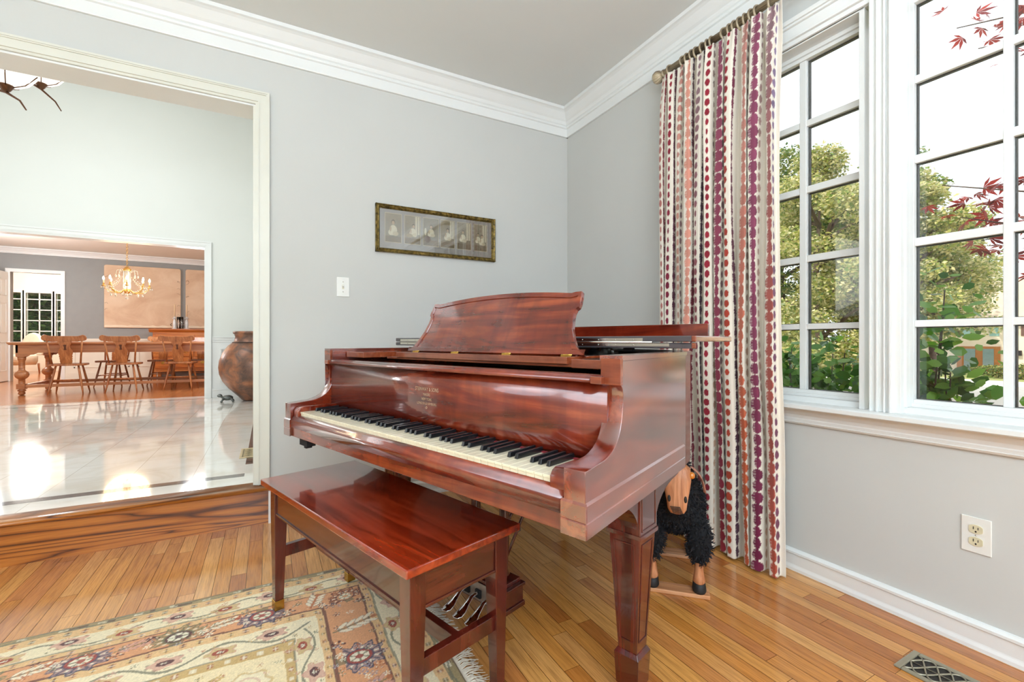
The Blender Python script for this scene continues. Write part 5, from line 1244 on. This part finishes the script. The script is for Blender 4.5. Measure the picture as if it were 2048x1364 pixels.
def tree(x, y, h, rad, nl, size, mat, label, zb=-1.6, seed=0, base=.35):
    r = np.random.default_rng(seed); t = thing('tree', label, 'tree', (x, y, zb), 0, 'trees across the street')
    m = MB(); m.tube([(0, 0, 0), (.1, 0, h*.25), (-.1, .1, h*.5), (0, 0, h*.8)], [h*.022, h*.018, h*.012, h*.004], 8)
    tips = []
    for k in range(16):
        a = r.uniform(0, 2*pi); z0 = h*r.uniform(base*.6, .75); L_ = rad*r.uniform(.55, .95); z1 = z0+L_*r.uniform(.25, .8)
        m.tube([(0, 0, z0), (cos(a)*L_*.5, sin(a)*L_*.5, z0+(z1-z0)*.6), (cos(a)*L_, sin(a)*L_, z1)], [h*.009, h*.006, h*.002], 6); tips.append((cos(a)*L_, sin(a)*L_, min(z1, h)))
    m.build('trunk', bark, t)
    P = []
    for k in range(60):
        if k < 16: c_ = np.array(tips[k])
        else:
            a = r.uniform(0, 2*pi); q = r.uniform(0, 1)**.5; zz = r.uniform(base, 1.0); prof_ = sin(pi*min(1, (zz-base)/(1-base)*.85+.12)); c_ = np.array((cos(a)*rad*q*prof_, sin(a)*rad*q*prof_, zz*h))
        kk = int(nl/60); d = r.normal(size=(kk, 3)); d /= np.linalg.norm(d, axis=1)[:, None]; P.append(c_+d*(rad*.27*r.uniform(.5, 1, (kk, 1)))*np.array((1.2, 1.2, .7)))
    V, F = leaves(np.concatenate(P), size, .6, 4, r=r); np_mesh('foliage', V, F, mat, t, False)
    return t
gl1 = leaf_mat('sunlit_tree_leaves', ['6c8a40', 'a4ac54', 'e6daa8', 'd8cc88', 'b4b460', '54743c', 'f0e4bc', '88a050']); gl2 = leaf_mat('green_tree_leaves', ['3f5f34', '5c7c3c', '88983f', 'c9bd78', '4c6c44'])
gl3 = leaf_mat('shrub_leaves', ['2c5420', '3f6f28', '5c8f34', '7fa63e'], .4, .4)
ZG = -1.6
ground = MB().box(2.3, 120, -80, 80, ZG-.3, ZG)
n = NT('front_lawn'); n.bsdf(.95, 0, 0, .2); sx = n.n('ShaderNodeTexCoord'); sep = n.n('ShaderNodeSeparateXYZ'); n.l(sx.outputs['Object'], sep.inputs[0])
road = md(n, 'MULTIPLY', md(n, 'GREATER_THAN', sep.outputs[0], 18.0), md(n, 'LESS_THAN', sep.outputs[0], 42.0))
n.l(n.mix(road, n.ramp(n.noise(n.coord((1, 1, 1)), 3, 5), [(.3, L4('7c8a4c')), (.7, L4('b0ac74'))]), n.ramp(n.noise(n.coord(), 1.5, 3), [(.3, L4('d6cfc4')), (.7, L4('e8e2d8'))])), n.b.inputs['Base Color'])
g_ = ground.build('ground', n.m); g_['kind'] = 'structure'
struct('wall_outside', MB().box(2.181, 2.2, -3.2, -.9, -1.6, 3), plain('siding', lin('d8d4cc'), .7)) if 0 else None
# house across the street
hs_ = thing('house', 'cream house with a wooden double door and pale roof across the street', 'house', (52.0, 15.0, ZG))
cw = plain('cream_stucco', lin('f0dfca'), .9, var=.03, scale=1)
MB().box(0, 9, -9, 8.5, 0, 4.5).build('walls', cw, hs_)
MB().prism([(-.7, 4.4), (4.5, 7.9), (9.7, 4.4)], lambda x, z, t: (x, t, z), -9.6, 9.1).build('roof', plain('tan_shingles', lin('c9b49c'), .9, var=.1, scale=2, bump=.3), hs_)
dr_ = MB().box(-.12, .0, -1.55, 1.05, 0, 2.15).build('door_frame', plain('oak_door', lin('b4702e'), .6), hs_)
for y0, y1 in ((-1.2, -.55), (-.1, .6)): MB().box(-.15, -.12, y0, y1, .25, 1.95).build('door_glass', plain('reflecting_door_glass', lin('6f8c8c'), .1, coat=1), dr_)
for y in (-3.4, -1.2, .5, 3.2, 6): 
    w_ = MB().box(-.05, 0, y-.28, y+.28, 3.0, 4.15).build('window', plain('house_window_glass', lin('8fbab4'), .15, coat=1), hs_)
    MB().box(-.06, 0, y-.72, y-.32, 3.0, 4.15).box(-.06, 0, y+.32, y+.72, 3.0, 4.15).build('shutter', plain('brown_shutter', lin('6a4a40'), .7), hs_) if y in (-3.4, 3.2, .5, 6) else None
for y in (-2.6, 2.4): MB().box(-.25, 0, y-.12, y+.12, 1.45, 1.85).build('wall_lantern', M['black'], hs_)
hd = rng.normal(size=(9000, 3)); hd /= np.linalg.norm(hd, axis=1)[:, None]; V, F = leaves(hd*np.array((.7, 5.5, .55))*rng.uniform(.85, 1.05, (9000, 1))+np.array((0, 0, .5)), .16, .6, 4)
hg = thing('hedge', 'low dark green hedge in front of the cream house', 'hedge', (45.0, 8.0, ZG)); np_mesh('foliage', V, F, gl2, hg, False)
tree(19.6, 10.2, 10.0, 2.9, 42000, .15, gl1, 'tall yellow-green tree seen through the middle of the left window', seed=1, base=.12)
tree(24.5, 14.6, 12.4, 3.8, 34000, .2, gl2, 'dark green tree standing highest beside the curtain edge', seed=2, base=.12)
tree(26.5, 10.6, 11.6, 3.0, 30000, .2, gl2, 'dark green tree behind the mullion between the windows', seed=3, base=.2)
tree(22.0, 8.2, 8.9, 2.3, 40000, .14, gl1, 'sunlit yellow-green tree in the left part of the right window', seed=4, base=.25)
tree(29.0, 9.9, 8.3, 2.6, 24000, .17, gl1, 'round pale green tree standing left of the cream house', seed=5, base=.55)
tree(44.0, 20.0, 14.0, 6.0, 20000, .4, gl1, 'large pale tree in the far background left of the house', seed=6)
# shrubs right outside
def shrub(x, y, zb, h, rx, ry, nl, label, seed):
    r = np.random.default_rng(seed); t = thing('shrub', label, 'shrub', (x, y, zb), 0, 'shrubs under the windows'); m = MB(); P = []
    for k in range(26):
        a = r.uniform(0, 2*pi); q = r.uniform(.2, 1); top = np.array((cos(a)*rx*q, sin(a)*ry*q, h*(1-.35*q*q)*r.uniform(.8, 1.08))); st_ = np.array((cos(a)*rx*.3*q, sin(a)*ry*.3*q, 0))
        mid = (st_+top)/2+r.normal(size=3)*.05; m.tube([st_, mid, top], [.009, .006, .003], 5)
        kk = int(nl/26); f = r.uniform(.25, 1.0, (kk, 1))**.7; base = np.where(f < .5, st_+(mid-st_)*f*2, mid+(top-mid)*(f-.5)*2); P.append(base+r.normal(size=(kk, 3))*.075)
    m.build('stems', plain('shrub_stem', lin('4c4030'), .8), t); V, F = leaves(np.concatenate(P), .068, .66, 6, r=r); np_mesh('foliage', V, F, gl3, t, False); return t
shrub(2.90, 1.62, ZG, 2.74, .38, .42, 11000, 'dense leafy green shrub outside the left window', 21)
shrub(2.78, .97, ZG, 2.74, .24, .20, 5200, 'leafy green shrub outside the left edge of the right window', 23)
shrub(2.95, .70, ZG, 2.42, .25, .14, 1300, 'low thin-topped green shrub outside the middle of the right window', 24)
# Japanese maple with red leaves
mp_ = thing('maple_tree', 'red-leaved Japanese maple reaching past the right window from the right', 'tree', (3.5, -.55, ZG))
def P_(x, y, z): return (x-3.5, y+.55, z-ZG)
br = MB(); br.tube([P_(3.5, -.55, ZG), P_(3.5, -.5, -.3), P_(3.45, -.4, .9), P_(3.5, -.3, 2.0), P_(3.4, -.2, 3.0)], [.05, .045, .035, .025, .015], 8)
twigs = [((3.45, -.35, 1.2), (3.2, .45, 1.60), (3.05, 1.0, 1.80)), ((3.45, -.4, .9), (3.2, .45, 1.42), (3.05, .93, 1.62)), ((3.45, -.35, 1.4), (3.15, .4, 1.55), (3.0, .84, 1.48)), ((3.5, -.3, 2.2), (3.3, .35, 2.5), (3.1, .96, 2.60)), ((3.45, -.3, 1.9), (3.2, .3, 2.35), (3.1, .88, 2.45)),
         ((3.45, -.4, .8), (3.2, .2, 1.15), (3.1, .6, 1.28)), ((3.5, -.3, 2.4), (3.3, .2, 2.7), (3.2, .72, 2.6)), ((3.4, -.4, .6), (3.1, .1, .9), (2.95, .50, .85)), ((3.5, -.3, 1.6), (3.2, .2, 1.8), (3.05, .68, 1.75)), ((3.45, -.35, 1.3), (3.2, .3, 1.5), (3.1, .72, 1.55))]
for a, b, c in twigs: br.tube([P_(*a), P_(*b), P_(*c)], [.012, .006, .0025], 6)
br.build('branches', bark, mp_)
r = np.random.default_rng(77); V = []; F = []; cnt = 0
def maple_leaf(c, sz):
    global cnt
    d = r.normal(size=3); d[2] = -abs(d[2])*.5; d /= np.linalg.norm(d); nn = r.normal(size=3); nn[2] += 1.6; s_ = np.cross(d, nn); s_ /= np.linalg.norm(s_)
    for a, l in ((0, 1), (.62, .9), (-.62, .9), (1.25, .62), (-1.25, .62)):
        e = d*cos(a)+s_*sin(a); w = np.cross(e, np.cross(d, s_)); w /= np.linalg.norm(w); L_ = sz*l
        V.extend([c, c+e*L_*.45+w*L_*.13, c+e*L_, c+e*L_*.45-w*L_*.13]); F.append((cnt, cnt+1, cnt+2, cnt+3)); cnt += 4
for (a, b, c) in twigs:
    a, b, c = np.array(a), np.array(b), np.array(c)
    for k in range(34):
        f = r.uniform(.35, 1.02); p = b+(c-b)*((f-.35)/.65) if f > .35 else b; p = p+r.normal(size=3)*np.array((.07, .06, .035)); maple_leaf(p-np.array((3.5, -.55, ZG)), r.uniform(.055, .085))
np_mesh('red_leaves', V, F, leaf_mat('maple_red_leaves', ['5a1418', '8c1f22', 'b43a30', 'a82a28'], .45, .45), mp_, False)
# trees behind the breakfast room windows
tree(-6.6, 20.5, 5.5, 3.2, 46000, .17, leaf_mat('dark_garden_leaves', ['1c3a20', '2e5a2c', '4c7a38', '8aa86a']), 'dark green garden tree behind the far breakfast room windows', zb=-1.0, seed=9, base=.1)  # garden leaves in darker greens than the street trees
tree(-11.5, 28, 9, 4.5, 24000, .3, gl2, 'green garden tree at the left behind the breakfast room windows', zb=-1.0, seed=10, base=.1)
g2 = MB().box(-40, 2.2, 16.7, 70, -1.3, -1.0).build('garden_ground', plain('garden_grass', lin('6b8248'), .95, var=.2, scale=2)); g2['kind'] = 'structure'
